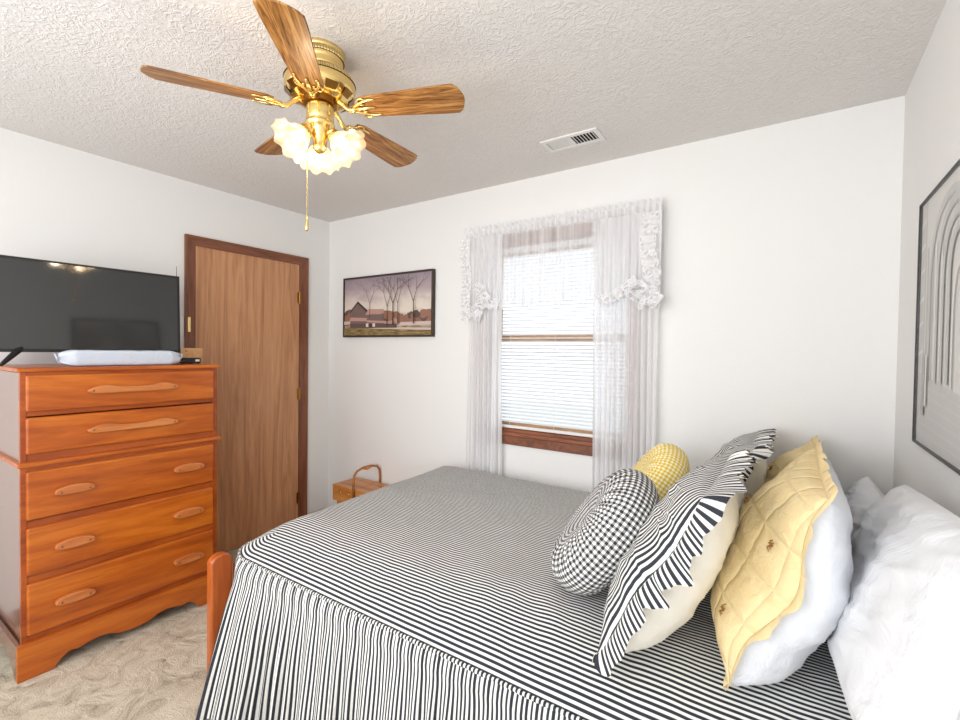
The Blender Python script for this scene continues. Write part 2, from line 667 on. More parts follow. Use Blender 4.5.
# ------------------------------------------------------------------ blinds
bl = thing('window_blind', ((WX0 + WX1) / 2, YB + 0.02, WZ1 - 0.02), 'white horizontal slat blind lowered behind the sheer curtains in the window', 'blind')
bx0, bx1 = WX0 + 0.022, WX1 - 0.022
MB().box(bx0, bx1, YB + 0.008, YB + 0.036, WZ1 - 0.05, WZ1 - 0.0185).build('headrail', 'white_metal', bl, bevel=0.002)
zz = WZ1 - 0.062
b = MB()
tilt = math.radians(20)
while zz > WZ0 + 0.055:
    hw = 0.0125
    pts = []
    for k in range(5):
        s = (k / 4 - 0.5) * 2
        pts.append((YB + 0.022 + s * hw * math.cos(tilt), zz + s * hw * math.sin(tilt) * 1.0 + 0.0022 * (1 - s * s)))
    for k in range(4):
        (ya, za), (yb, zb) = pts[k], pts[k + 1]
        b.add([(bx0, ya, za), (bx1, ya, za), (bx1, yb, zb), (bx0, yb, zb)], [(0, 1, 2, 3)])
    zz -= 0.0215
b.build('slats', 'slat_vinyl', bl, smooth=False)
MB().box(bx0, bx1, YB + 0.012, YB + 0.032, WZ0 + 0.024, WZ0 + 0.040).build('bottom_rail', 'white_metal', bl, bevel=0.002)
for x in (-1.45, -1.15, -0.85):
    MB().tube([(x, YB + 0.010, WZ1 - 0.05), (x, YB + 0.010, WZ0 + 0.04)], 0.0009, 5).build('ladder_cord', 'white_plastic', bl)

# ------------------------------------------------------------------ curtains
RY = 2.432   # rod distance
def panel(name, label, tx0, tx1, bx0_, bx1_, zt, zb, nf, amp, seed):
    def fn(a, b_):
        k = b_ ** 0.8
        x = (tx0 + (tx1 - tx0) * a) * (1 - k) + (bx0_ + (bx1_ - bx0_) * a) * k
        ph = a * nf * 2 * PI + 0.5 * math.sin(a * 9 + seed)
        y = RY + 0.006 + amp * (0.35 + 0.65 * b_) * math.sin(ph) + 0.010 * math.sin(a * 17 + b_ * 3 + seed)
        x += 0.008 * math.cos(ph) * b_
        return Vector((x, y, zt + (zb - zt) * b_))
    b = MB().grid(fn, 160, 40)
    o = b.build(name, 'sheer', None, smooth=True)
    tag(o, label, 'curtain', 'sheer side panels at the window')
    return o


panel('sheer_curtain', 'white sheer curtain panel at the window, the one nearer the barn painting', -1.735, -1.482, -1.735, -1.470, 2.10, 0.06, 9, 0.014, 1.0)
panel('sheer_curtain', 'white sheer curtain panel at the window, the one behind the yellow gingham cushion', -0.905, -0.562, -0.885, -0.565, 2.10, 0.06, 11, 0.014, 4.0)

va = thing('lace_valance', (-1.17, RY - 0.02, 2.13), 'white lace trimmed valance gathered along the top of the window', 'valance')
rod = MB().tube([(-1.735, RY, 2.128), (-0.558, RY, 2.128)], 0.008).build('rod', 'white_metal', va)
for x in (-1.732, -0.561):
    MB().box(x - 0.003, x + 0.003, RY + 0.004, YB, 2.118, 2.138).build('bracket', 'white_metal', rod)
X0, X1 = -1.745, -0.548


def head(a, b_):
    x = X0 + (X1 - X0) * a
    w = math.sin(a * 2 * PI * 34 + 0.9 * math.sin(a * 40))
    z = 2.172 - 0.066 * b_
    if b_ == 0:
        z += 0.006 * w + 0.008 * noise.noise((a * 60, 0, 3))
    pinch = 1.0 if abs(b_ - 0.35) > 0.12 else 0.45
    return Vector((x, RY - 0.018 - 0.011 * w * pinch, z))


MB().grid(head, 420, 8).build('header', 'header_cloth', va, smooth=True)


def hemz(x):
    """lower edge of the valance"""
    l = (x - X0) / (X1 - X0)
    if l < 0.16:
        return 1.600 + 0.02 * math.sin(l * 50) + 0.25 * max(0, (l - 0.10)) * 6
    if l < 0.24:
        return 1.74 - (l - 0.16) * 1.1
    if l > 0.90:
        return 1.632 + 0.012 * math.sin(l * 80)
    if l > 0.82:
        return 1.70 - 0.02 * math.sin(l * 40)
    return 1.675 + 0.012 * math.sin(l * 46)


def fall(x0, x1, y_off, folds, amp, mat, name, zf, zt=2.108, nu=120):
    def fn(a, b_):
        x = x0 + (x1 - x0) * a
        w = math.sin(a * 2 * PI * folds + 0.8 * math.sin(a * 11))
        zb = zf(x)
        z = zt + (zb - zt) * b_
        return Vector((x + 0.004 * w * b_, RY + y_off - amp * (0.3 + 0.7 * b_) * w, z))
    return MB().grid(fn, nu, 30, lambda a, b_: ((x1 - x0) * a * 1.3, 0.5 * b_)).build(name, mat, va, smooth=True)


fall(-1.50, -0.83, -0.018, 13, 0.010, 'sheer_thin', 'sheer_drop', hemz)
fall(X0, -1.47, -0.022, 7, 0.012, 'sheer', 'sheer_drop', hemz)
fall(-0.86, X1, -0.022, 7, 0.012, 'sheer', 'sheer_drop', hemz)
# lace bands : scalloped strips along the outer edges and tails


def band(path, width, name, seedn):
    """strip of lace centred on a path of (x, z); scalloped border and ripples"""
    pts = [Vector((p[0], 0, p[1])) for p in path]
    L = [0]
    for i in range(1, len(pts)):
        L.append(L[-1] + (pts[i] - pts[i - 1]).length)
    T = L[-1]

    def at(s):
        for i in range(1, len(pts)):
            if s <= L[i] or i == len(pts) - 1:
                k = (s - L[i - 1]) / max(1e-6, L[i] - L[i - 1])
                d = (pts[i] - pts[i - 1]).normalized()
                return pts[i - 1].lerp(pts[i], k), d

    def fn(a, b_):
        p, d = at(a * T)
        nrm = Vector((d.z, 0, -d.x))
        sc = 1 + 0.22 * abs(math.sin(a * T / 0.045 * PI)) * (1 if b_ > 0.6 else 0)
        q = p + nrm * (b_ - 0.5) * width * sc
        rip = math.sin(a * T / 0.05 * 2 * PI + seedn)
        return Vector((q.x, RY - 0.040 - 0.016 * rip * b_ - 0.012 * math.sin(a * 9 + seedn), q.z))
    MB().grid(fn, 160, 10, lambda a, b_: (a * T, b_ * width)).build(name, 'lace', va, smooth=True)


band([(-1.715, 2.10), (-1.722, 1.95), (-1.715, 1.80), (-1.708, 1.61)], 0.062, 'lace_edging', 0.5)
band([(-1.745, 1.625), (-1.70, 1.635), (-1.62, 1.66), (-1.585, 1.72)], 0.075, 'lace_edging', 1.5)
band([(-1.66, 1.80), (-1.61, 1.78), (-1.55, 1.70), (-1.48, 1.68)], 0.07, 'lace_edging', 3.2)
band([(-0.605, 1.64), (-0.59, 1.80), (-0.612, 1.95), (-0.60, 2.10)], 0.075, 'lace_edging', 2.5)
band([(-0.70, 1.68), (-0.66, 1.745), (-0.62, 1.70), (-0.545, 1.650)], 0.075, 'lace_edging', 4.2)
band([(-0.86, 1.675), (-0.78, 1.69), (-0.72, 1.735), (-0.655, 1.77)], 0.055, 'lace_edging', 5.2)

# ------------------------------------------------------------------ ceiling vent
vt = thing('ceiling_vent', (-0.915, 2.15, H), 'small white louvred air vent set in the textured ceiling', 'vent')
vx0, vx1, vy0, vy1 = -1.062, -0.772, 2.085, 2.225
b = MB()
b.box(vx0, vx1, vy0, vy0 + 0.024, H - 0.008, H).box(vx0, vx1, vy1 - 0.024, vy1, H - 0.008, H)
b.box(vx0, vx0 + 0.024, vy0 + 0.024, vy1 - 0.024, H - 0.008, H).box(vx1 - 0.024, vx1, vy0 + 0.024, vy1 - 0.024, H - 0.008, H)
vm = (vx0 + vx1) / 2
b.box(vm - 0.006, vm + 0.006, vy0 + 0.024, vy1 - 0.024, H - 0.008, H)
b.build('frame', 'white_metal', vt, bevel=0.002)
MB().box(vx0 + 0.02, vx1 - 0.02, vy0 + 0.02, vy1 - 0.02, H - 0.0015, H - 0.0005).build('backing', 'vent_dark', vt)
b = MB()
for side in (0, 1):
    xs, xe = (vx0 + 0.026, vm - 0.008) if side == 0 else (vm + 0.008, vx1 - 0.026)
    for i in range(7):
        x = xs + (xe - xs) * (i + 0.5) / 7
        dx = 0.0048 if side == 0 else -0.0034
        b.add([(x - dx, vy0 + 0.024, H - 0.008), (x - dx, vy1 - 0.024, H - 0.008), (x + dx, vy1 - 0.024, H - 0.002), (x + dx, vy0 + 0.024, H - 0.002),
               (x - dx + 0.0028, vy0 + 0.024, H - 0.008), (x - dx + 0.0028, vy1 - 0.024, H - 0.008), (x + dx + 0.0028, vy1 - 0.024, H - 0.002), (x + dx + 0.0028, vy0 + 0.024, H - 0.002)],
              [(0, 1, 2, 3), (7, 6, 5, 4), (0, 4, 5, 1), (2, 6, 7, 3), (1, 5, 6, 2), (0, 3, 7, 4)])
b.build('louvres', 'white_metal', vt)

# ------------------------------------------------------------------ ceiling fan
FX, FY, FZ = -1.400, 1.054, 2.240
fan = thing('ceiling_fan', (FX, FY, H), 'brass ceiling fan with five oak blades and three lit tulip glass shades', 'ceiling fan')
FM = Matrix.Translation((FX, FY, 0))


def smoothprof(pr, k=4):
    out = []
    for i in range(len(pr) - 1):
        for j in range(k):
            s = j / k
            out.append((pr[i][0] * (1 - s) + pr[i + 1][0] * s, pr[i][1] * (1 - s) + pr[i + 1][1] * s))
    return out + [pr[-1]]


MB().lathe([(0, H), (0.083, H), (0.084, H - 0.006), (0.080, H - 0.012), (0.078, H - 0.030), (0.076, H - 0.042), (0.072, H - 0.050), (0.074, H - 0.056), (0.068, H - 0.070), (0.06, H - 0.078), (0, H - 0.078)], 48, FM).build('canopy', 'brass', fan, smooth=True, weld=True)
MB().lathe([(0.0815, H - 0.014), (0.0835, H - 0.017), (0.0835, H - 0.027), (0.0815, H - 0.030)], 72, FM).build('canopy_band', 'brass_fluted', fan, smooth=True)
mo = MB().lathe([(0, H - 0.076), (0.085, H - 0.078), (0.104, H - 0.084), (0.116, H - 0.096), (0.120, H - 0.112), (0.120, H - 0.128), (0.116, H - 0.142), (0.106, H - 0.156), (0.090, H - 0.166), (0.06, H - 0.170), (0, H - 0.170)], 64, FM).build('motor_housing', 'brass', fan, smooth=True, weld=True)
MB().lathe([(0.1005, H - 0.0815), (0.112, H - 0.0895), (0.1205, H - 0.103), (0.1215, H - 0.108)], 108, FM).build('fluted_band', 'brass_fluted', mo, smooth=True)
for k in range(10):
    a = 2 * PI * (k + 0.5) / 10
    ca, sa = math.cos(a), math.sin(a)
    ra, za, rb, zb = 0.1165, H - 0.1445, 0.096, H - 0.1645
    w = 0.022
    q = []
    for (r, z, ww) in ((ra, za, w), (rb, zb, w * 0.8)):
        for s in (-1, 1):
            q.append((FX + (r + 0.001) * ca - s * ww * sa, FY + (r + 0.001) * sa + s * ww * ca, z - 0.001))
    MB().add(q, [(0, 1, 3, 2)]).build('vent_slot', 'brass_dark', mo)
MB().lathe([(0.056, H - 0.168), (0.056, H - 0.184), (0, H - 0.184)], 40, FM).build('flywheel', 'brass_dark', fan, smooth=False)
MB().lathe([(0.030, H - 0.183), (0.046, H - 0.186), (0.047, H - 0.190), (0.047, H - 0.238), (0.044, H - 0.243), (0.050, H - 0.247), (0.050, H - 0.253), (0.040, H - 0.262), (0.034, H - 0.275), (0.033, H - 0.290), (0.026, H - 0.300), (0.021, H - 0.325), (0.024, H - 0.335), (0.012, H - 0.350), (0, H - 0.354)], 36, FM).build('switch_housing', 'brass', fan, smooth=True, weld=True)

# blades
A0 = 23.5


def blade_outline():
    r0, r1 = 0.150, 0.520
    up = []
    for i in range(15):
        s = i / 14
        r = r0 + (r1 - 0.028 - r0) * s
        w = 0.046 + (0.063 - 0.046) * min(1, s * 1.15)
        if i == 0:
            w = 0.036
        up.append((r, w))
    up += [(r1 - 0.022, 0.056), (r1 - 0.014, 0.050), (r1 - 0.006, 0.030), (r1, 0.010)]
    return up + [(r, -w) for r, w in reversed(up)]


OUT = blade_outline()
for k in range(5):
    ang = math.radians(A0 + 72 * k)
    pitch = math.radians(-12)
    RM = FM @ Matrix.Translation((0, 0, FZ)) @ Matrix.Rotation(ang, 4, 'Z')
    PM = RM @ Matrix.Rotation(pitch, 4, 'X')
    # blade mesh in its own frame so the grain follows it
    b = MB().prism(OUT, lambda u, v_, d: Vector((u, v_, d)), -0.003, 0.003)
    bl_ = b.build('blade', 'blade_oak', None, bevel=0.0012)
    bl_.parent = fan
    bl_.matrix_parent_inverse = Matrix.Translation((FX, FY, H)).inverted()
    bl_.matrix_basis = PM
    # decorative bracket under the blade root
    b = MB()
    for s in (-1, 1):
        pts = []
        for i in range(13):
            q = i / 12
            r = 0.128 + 0.088 * q
            w = s * (0.006 + 0.030 * math.sin(q * PI * 0.62))
            pts.append(PM @ Vector((r, w, -0.0065)))
        b.tube(pts, [0.0065 - 0.003 * (i / 12) for i in range(13)], 8)
        pts = [PM @ Vector((0.168 + 0.016 * math.cos(a), s * 0.030 + s * 0.014 * math.sin(a), -0.0065)) for a in [j * PI / 5 for j in range(9)]]
        b.tube(pts, 0.0035, 6)
    b.tube([PM @ Vector((0.13, 0, -0.0065)), PM @ Vector((0.17, 0, -0.0075)), PM @ Vector((0.205, 0, -0.0065))], [0.008, 0.007, 0.004], 8)
    arm = [RM @ Vector(p) for p in ((0.056, 0, 0.028), (0.075, 0, 0.022), (0.092, 0, 0.008), (0.108, 0, -0.006), (0.124, 0, -0.010), (0.14, 0, -0.0065))]
    b.tube(arm, [0.010, 0.009, 0.008, 0.0085, 0.010, 0.008], 10)
    b.build('blade_bracket', 'brass', fan, smooth=True)

# lights
for k in range(3):
    ang = math.radians(143 + 120 * k)
    RM = FM @ Matrix.Rotation(ang, 4, 'Z')
    b = MB()
    b.tube([RM @ Vector(p) for p in ((0.026, 0, H - 0.290), (0.040, 0, H - 0.276), (0.052, 0, H - 0.273), (0.060, 0, H - 0.280), (0.066, 0, H - 0.294))], 0.008, 10)
    b.build('light_arm', 'brass', fan, smooth=True)
    # shade axis: outward and down
    ax = Vector((0.74, 0, -0.67)).normalized()
    zq = ax.to_track_quat('Z', 'Y').to_matrix().to_4x4()
    SM = RM @ Matrix.Translation((0.052, 0, H - 0.292)) @ zq @ Matrix.Scale(1.0, 4)
    MB().lathe([(0, -0.006), (0.020, -0.004), (0.024, 0.0), (0.024, 0.016), (0.020, 0.022), (0, 0.024)], 24, SM).build('socket', 'brass', fan, smooth=True, weld=True)
    prof = smoothprof([(0.021, 0.010), (0.030, 0.018), (0.040, 0.032), (0.045, 0.046), (0.047, 0.056), (0.056, 0.068), (0.074, 0.078)], 4)

    def wob(r, z, th, kk):
        s = max(0, (z - 0.035) / 0.055)
        return r * (1 + 0.06 * s * math.sin(9 * th)), z + 0.011 * s * s * math.cos(9 * th)
    MB().lathe(prof, 100, SM, wob=wob).build('glass_shade', 'shade_glass', fan, smooth=True)
    bp = [(0.0, 0.066)] + [(0.021 * math.sin(q), 0.045 + 0.021 * math.cos(q)) for q in (0.4, 0.8, 1.2, 1.6, 2.0)] + [(0.012, 0.03), (0.011, 0.022)]
    tag(MB().lathe(bp, 20, SM).build('bulb', 'bulb_glow', fan, smooth=True), 'lit warm bulb')
    pl = bpy.data.lights.new('lamp_glow', 'POINT')
    pl.energy = 0.8
    pl.color = (1.0, 0.80, 0.55)
    pl.shadow_soft_size = 0.025
    po = bpy.data.objects.new('lamp_glow', pl)
    COL.objects.link(po)
    po.parent = fan
    po.matrix_parent_inverse = Matrix.Translation((FX, FY, H)).inverted()
    po.location = SM @ Vector((0, 0, 0.085))

# pull chain
cx_, cy_ = FX - 0.040, FY - 0.022
b = MB().tube([(cx_ + 0.008, cy_ + 0.004, H - 0.245), (cx_, cy_, H - 0.275), (cx_, cy_, 1.863)], 0.0016, 6)
for i in range(70):
    z = 1.863 + i * 0.0044 * 1.0
    b.tube([(cx_, cy_, z - 0.0014), (cx_, cy_, z), (cx_, cy_, z + 0.0014)], [0.0012, 0.0024, 0.0012], 6)
pc = b.build('pull_chain', 'brass', fan, smooth=True)
MB().lathe([(0.0, 1.868), (0.003, 1.866), (0.0045, 1.853), (0.0065, 1.836), (0.007, 1.826), (0.004, 1.818), (0, 1.816)], 16, Matrix.Translation((cx_, cy_, 0))).build('pull_knob', 'brass', pc, smooth=True, weld=True)

# ------------------------------------------------------------------ dresser
DX0, DX1 = -3.135, -2.64          # back, front face
DYL, DYR = 0.532, 1.325
ds = thing('dresser', ((DX0 + DX1) / 2, (DYL + DYR) / 2, 0), 'tall honey maple chest of five drawers carrying the television', 'dresser')
b = MB()
b.box(DX0, DX1 - 0.004, DYL + 0.004, DYL + 0.022, 0.10, 1.283)
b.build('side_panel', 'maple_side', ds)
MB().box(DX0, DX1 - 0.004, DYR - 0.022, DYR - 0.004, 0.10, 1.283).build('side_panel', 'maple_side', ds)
b = MB().box(DX0, DX0 + 0.012, DYL + 0.022, DYR - 0.022, 0.10, 1.283)
b.build('back_panel', 'maple_trim', ds)
# face frame
b = MB()
b.box(DX1 - 0.02, DX1, DYL, DYL + 0.020, 0.13, 1.287).box(DX1 - 0.02, DX1, DYR - 0.026, DYR, 0.13, 1.287)
for z0, z1 in ((1.270, 1.287), (1.100, 1.123), (0.905, 0.945), (0.865, 0.893), (0.630, 0.660), (0.395, 0.425), (0.13, 0.172)):
    b.box(DX1 - 0.03, DX1 - 0.003, DYL + 0.020, DYR - 0.026, z0, z1)
b.build('face_frame', 'maple_trim', ds, bevel=0.0015)
b = MB().box(DX0 - 0.005, DX1 + 0.012, DYL - 0.012, DYR + 0.012, 1.287, 1.305)
b.build('top_panel', 'maple', ds, bevel=0.006, seg=3)
b = MB().box(DX0, DX1 + 0.014, DYL - 0.012, DYR + 0.020, 0.888, 0.908)
b.build('waist_moulding', 'maple', ds, bevel=0.007, seg=3)


def pull_long(u):
    """outline half-heights of a long wavy bar pull, u in -1..1"""
    au = abs(u)
    return 0.0130 + 0.0125 * math.exp(-((au - 0.62) / 0.24) ** 2)


def make_pull(par, yc, zc, half, kind):
    b = MB()
    n = 44
    up, lo = [], []
    for i in range(n + 1):
        u = -1 + 2 * i / n
        e = max(0.0, 1 - abs(u) ** 8) ** 0.5
        if kind == 'long':
            hgt = pull_long(u)
            top = hgt * e
            bot = -0.0135 * e
            dep = 0.030
        else:
            hgt = 0.026 * (1 - 0.45 * abs(u) ** 1.7)
            top = hgt * e
            bot = -0.0155 * (1 - 0.35 * abs(u) ** 2) * e
        up.append((yc + half * u, zc + top))
        lo.append((yc + half * u, zc + bot))
    poly = lo + up[::-1]
    clean = []
    for p in poly:
        if not clean or (Vector(p) - Vector(clean[-1])).length > 1e-4:
            clean.append(p)
    if (Vector(clean[0]) - Vector(clean[-1])).length < 1e-4:
        clean.pop()
    xf = DX1 + 0.010
    b.prism(clean, lambda u, v_, d: Vector((d, u, v_)), xf, xf + 0.026)
    pu = b.build('handle', 'maple_pull', par, bevel=0.005, smooth=False, seg=3)
    pu['label'] = 'carved lighter wood bar handle' if kind == 'long' else 'carved lighter wood lens shaped handle'
    for s in (-1, 1):
        yy = yc + s * (half - 0.022)
        MB().lathe([(0, 0.0275), (0.004, 0.0272), (0.005, 0.0255), (0.005, 0.02)], 12, Matrix.Translation((xf, yy, zc + 0.001)) @ Matrix.Rotation(PI / 2, 4, 'Y')).build('screw', 'screw_steel', pu, smooth=True)


for i, (z0, z1, kind) in enumerate(((1.116, 1.277, 'long'), (0.938, 1.098, 'long'), (0.660, 0.872, 'pair'), (0.424, 0.634, 'pair'), (0.172, 0.398, 'pair'))):
    z0 += 0.003
    z1 -= 0.003
    d = MB().box(DX1 - 0.02, DX1 + 0.010, DYL + 0.017, DYR - 0.020, z0, z1).build('drawer', 'maple', ds, bevel=0.009, seg=3)
    zc = (z0 + z1) / 2
    if kind == 'long':
        make_pull(d, 0.932, zc + 0.001, 0.187, 'long')
    else:
        make_pull(d, 0.704, zc - 0.002, 0.071, 'short')
        make_pull(d, 1.172, zc - 0.002, 0.073, 'short')


def base_z(y):
    """lower edge of the front apron, symmetric about the middle"""
    yc = (0.516 + 1.341) / 2
    d = abs(y - yc)
    pts = [(0, 0.032), (0.05, 0.036), (0.11, 0.058), (0.14, 0.061), (0.175, 0.056), (0.215, 0.047), (0.243, 0.052), (0.265, 0.040), (0.285, 0.019), (0.296, 0.0), (0.42, 0.0)]
    for (a, za), (b_, zb) in zip(pts, pts[1:]):
        if d <= b_:
            k = (d - a) / (b_ - a)
            return za + (zb - za) * (3 * k * k - 2 * k ** 3 if zb > 0.02 else k)
    return 0.0


ys = [0.516 + (1.341 - 0.516) * i / 90 for i in range(91)]
poly = [(y, base_z(y)) for y in ys] + [(1.341, 0.150), (0.516, 0.150)]
b = MB().prism(poly, lambda u, v_, d: Vector((d, u, v_)), DX1 - 0.004, DX1 + 0.020)
ap = b.build('base_apron', 'maple', ds, bevel=0.003)
# base side aprons with a curved cut
for yy in (0.5165, 1.3255):
    pl_ = []
    for i in range(31):
        s = i / 30
        x = DX0 + (DX1 - 0.004 - DX0) * s
        e = min(s, 1 - s) * (DX1 - DX0)
        z = 0.0 if e < 0.035 else 0.075 * min(1, (e - 0.035) / 0.10) ** 0.55
        pl_.append((x, z))
    pl_ += [(DX1 - 0.004, 0.148), (DX0, 0.148)]
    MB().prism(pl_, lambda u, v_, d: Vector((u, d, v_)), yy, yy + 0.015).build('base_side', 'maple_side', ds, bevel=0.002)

# ------------------------------------------------------------------ television
tv = thing('television', (-2.85, 0.86, 1.305), 'black flat screen television standing on top of the maple chest', 'television')
TVM = Matrix.Translation((-2.862, 0.857, 1.58)) @ Matrix.Rotation(math.radians(-2.3), 4, 'Z') @ Matrix.Rotation(math.radians(-2.0), 4, 'Y')


def tvbox(b, x0, x1, y0, y1, z0, z1):
    o = len(b.v)
    b.box(x0, x1, y0, y1, z0, z1)
    b.v[o:] = [tuple(TVM @ Vector(p)) for p in b.v[o:]]
    return b


hw, hh = 0.3655, 0.212
b = MB()
tvbox(b, -0.045, -0.002, -hw, hw, -hh, hh)
b.build('cabinet', 'black_plastic', tv, bevel=0.004)
b = MB()
tvbox(b, -0.002, 0.008, -hw, hw, hh - 0.008, hh)
tvbox(b, -0.002, 0.008, -hw, hw, -hh, -hh + 0.014)
tvbox(b, -0.002, 0.008, -hw, -hw + 0.008, -hh + 0.014, hh - 0.008)
tvbox(b, -0.002, 0.008, hw - 0.008, hw, -hh + 0.014, hh - 0.008)
b.build('bezel', 'tv_bezel', tv)
b = MB()
tvbox(b, -0.002, 0.003, -hw + 0.008, hw - 0.008, -hh + 0.014, hh - 0.008)
b.build('screen', 'tv_screen', tv)
for y in (0.585, 1.13):
    b = MB()
    sgn = -1 if y < 0.8 else 1
    for s in (-1, 1):
        p0 = Vector((-2.875, y, 1.385))
        p1 = Vector((-2.875 + (0.085 if s > 0 else -0.075), y + sgn * (0.080 if s > 0 else 0.05), 1.312))
        d = (p1 - p0).normalized()
        b.tube([p0, p0.lerp(p1, 0.5), p1], [0.014, 0.011, 0.007], 8)
    b.build('stand_foot', 'black_plastic', tv)
MB().tube([(-2.93, 1.245, 1.60), (-2.93, 1.243, 1.86)], 0.0014, 6).build('antenna', 'tv_bezel', tv)

# white wrapped roll lying in front of the television
pk = thing('wrapped_package', (-2.72, 0.92, 1.305), 'long white plastic wrapped package lying in front of the television', 'package')


def pkfn(a, b_):
    th = a * 2 * PI
    y = 0.672 + 0.498 * b_
    e = min(b_, 1 - b_) * 0.498
    k = min(1, (e / 0.055)) ** 0.6 if e < 0.055 else 1
    k = max(k, 0.0)
    sx, sz = 0.042 * (0.25 + 0.75 * k), 0.037 * (0.35 + 0.65 * k)
    c, s = math.cos(th), math.sin(th)
    p = 0.32
    x = sx * math.copysign(abs(c) ** p, c)
    z = sz * math.copysign(abs(s) ** p, s)
    if e < 0.06:
        w = (0.06 - e) / 0.06
        x += 0.006 * w * math.sin(5 * th + 9 * b_)
        z += 0.005 * w * math.sin(7 * th + 3)
    z += 0.0015 * noise.noise((y * 22, th, 1))
    return Vector((-2.722 + x, y, 1.305 + max(0.001, 0.038 + z)))


b = MB().grid(pkfn, 64, 80)
b.add([pkfn(i / 64, 0) for i in range(64)], [tuple(range(64))])
b.add([pkfn(i / 64, 1) for i in range(64)], [tuple(range(64))])
b.build('wrapper', 'wrap_white', pk, smooth=True, weld=True)
for s, yy in ((-1, 0.676), (1, 1.166)):
    def flap(a, b_, s=s, yy=yy):
        return Vector((-2.722 + (a - 0.5) * 0.05 * (1 - 0.3 * b_), yy + s * b_ * 0.014 + 0.003 * math.sin(a * 12), 1.305 + 0.030 + 0.024 * b_ + 0.006 * math.sin(a * 9 + b_ * 4)))
    MB().grid(flap, 14, 4).build('twisted_end', 'wrap_white', pk, smooth=True)

# black box and cardboard carton at the right end of the chest
dv = thing('media_box', (-2.88, 1.275, 1.305), 'small black media box on the chest under the cardboard carton', 'media box')
MB().box(-2.955, -2.832, 1.226, 1.330, 1.309, 1.339).build('case', 'black_plastic', dv, bevel=0.003)
for x in (-2.94, -2.845):
    for y in (1.236, 1.32):
        MB().box(x - 0.005, x + 0.005, y - 0.005, y + 0.005, 1.305, 1.3095).build('rubber_foot', 'vent_dark', dv)
b = MB().box(-2.8325, -2.8312, 1.30, 1.322, 1.318, 1.330)
tag(b.build('front_port', 'white_metal', dv), 'pale port on the front')
ct = thing('cardboard_carton', (-2.88, 1.28, 1.339), 'small brown cardboard carton stacked on the black media box', 'carton')
b = MB().box(-2.945, -2.830, 1.224, 1.340, 1.3392, 1.394)
b.build('body', 'cardboard', ct, bevel=0.0015)
b = MB().box(-2.946, -2.8295, 1.270, 1.274, 1.3942, 1.3946).box(-2.8300, -2.8292, 1.246, 1.252, 1.372, 1.382)
b.build('flap_seam', 'brass_dark', ct)

# light switch by the door
sw = thing('light_switch', (XL, 1.355, 1.53), 'white light switch plate on the wall between television and door', 'light switch')
MB().box(XL, XL + 0.006, 1.322, 1.387, 1.468, 1.590).build('plate', 'white_plastic', sw, bevel=0.0025)
MB().box(XL + 0.006, XL + 0.014, 1.350, 1.359, 1.518, 1.540).build('toggle', 'white_plastic', sw, bevel=0.001)

# ------------------------------------------------------------------ barn painting on the back wall
for n_, c_ in (('sky_dusk', None), ('paint_barn', (120, 98, 92)), ('paint_roof', (190, 146, 134)), ('paint_roof_dark', (70, 56, 54)), ('paint_trunk', (72, 50, 44)), ('paint_snow', (206, 188, 178)), ('paint_fence', (96, 78, 74)), ('paint_brush', (152, 108, 88)), ('paint_window', (222, 210, 204)), ('frame_dark', (62, 48, 38))):
    if c_:
        plain(n_, c_, 0.6)
t = NT('sky_dusk', 0.6)
v = t.coord('UV')
sp = t.n('ShaderNodeSeparateXYZ')
t.link(v, sp.inputs[0])
nz = t.noise(v, 5, 4, 0.5, 1.0)
f = t.math('ADD', sp.outputs[1], t.math('MULTIPLY', t.math('SUBTRACT', nz, 0.5), 0.35))
t.base(t.ramp(f, [(0.0, (120, 104, 62)), (0.12, (142, 120, 76)), (0.17, (196, 170, 150)), (0.26, (172, 142, 128)), (0.42, (226, 216, 198)), (0.58, (216, 202, 192)), (0.78, (176, 158, 160)), (1.0, (150, 136, 146))]))
M['sky_dusk'] = t.m
t = NT('paint_grass', 0.6)
nz = t.noise(t.coord('UV', (4, 14, 1)), 3, 4)
t.base(t.ramp(nz, [(0.3, (84, 70, 40)), (0.5, (134, 112, 66)), (0.7, (170, 148, 100))]))
M['paint_grass'] = t.m
PY = YB
px0, px1, pz0, pz1 = -2.965, -2.045, 1.494, 1.958
pa = thing('barn_painting', ((px0 + px1) / 2, PY, pz0), 'framed painting of a barn and bare winter trees on the white wall', 'painting')
fw, fd = 0.014, 0.032
b = MB()
b.box(px0, px1, PY - fd, PY - 0.002, pz0, pz0 + fw).box(px0, px1, PY - fd, PY - 0.002, pz1 - fw, pz1)
b.box(px0, px0 + fw, PY - fd, PY - 0.002, pz0 + fw, pz1 - fw).box(px1 - fw, px1, PY - fd, PY - 0.002, pz0 + fw, pz1 - fw)
b.build('frame', 'frame_dark', pa, bevel=0.002)
cx0, cx1, cz0, cz1 = px0 + fw, px1 - fw, pz0 + fw, pz1 - fw
CW, CH = cx1 - cx0, cz1 - cz0
mats = ['sky_dusk', 'paint_grass', 'paint_barn', 'paint_roof', 'paint_roof_dark', 'paint_trunk', 'paint_snow', 'paint_fence', 'paint_brush', 'paint_window']
b = MB()
yl = [PY - 0.024]


def pt(u, v_):
    return (cx0 + CW * u, yl[0], cz0 + CH * v_)


def poly_(pts, mi):
    yl[0] -= 0.00012
    b.add([pt(*p) for p in pts], [tuple(range(len(pts)))], [p for p in pts], mi)


b.box(cx0, cx1, PY - 0.0235, PY - 0.004, cz0, cz1, 5)
poly_([(0, 0), (1, 0), (1, 1), (0, 1)], 0)
rng = random.Random(3)
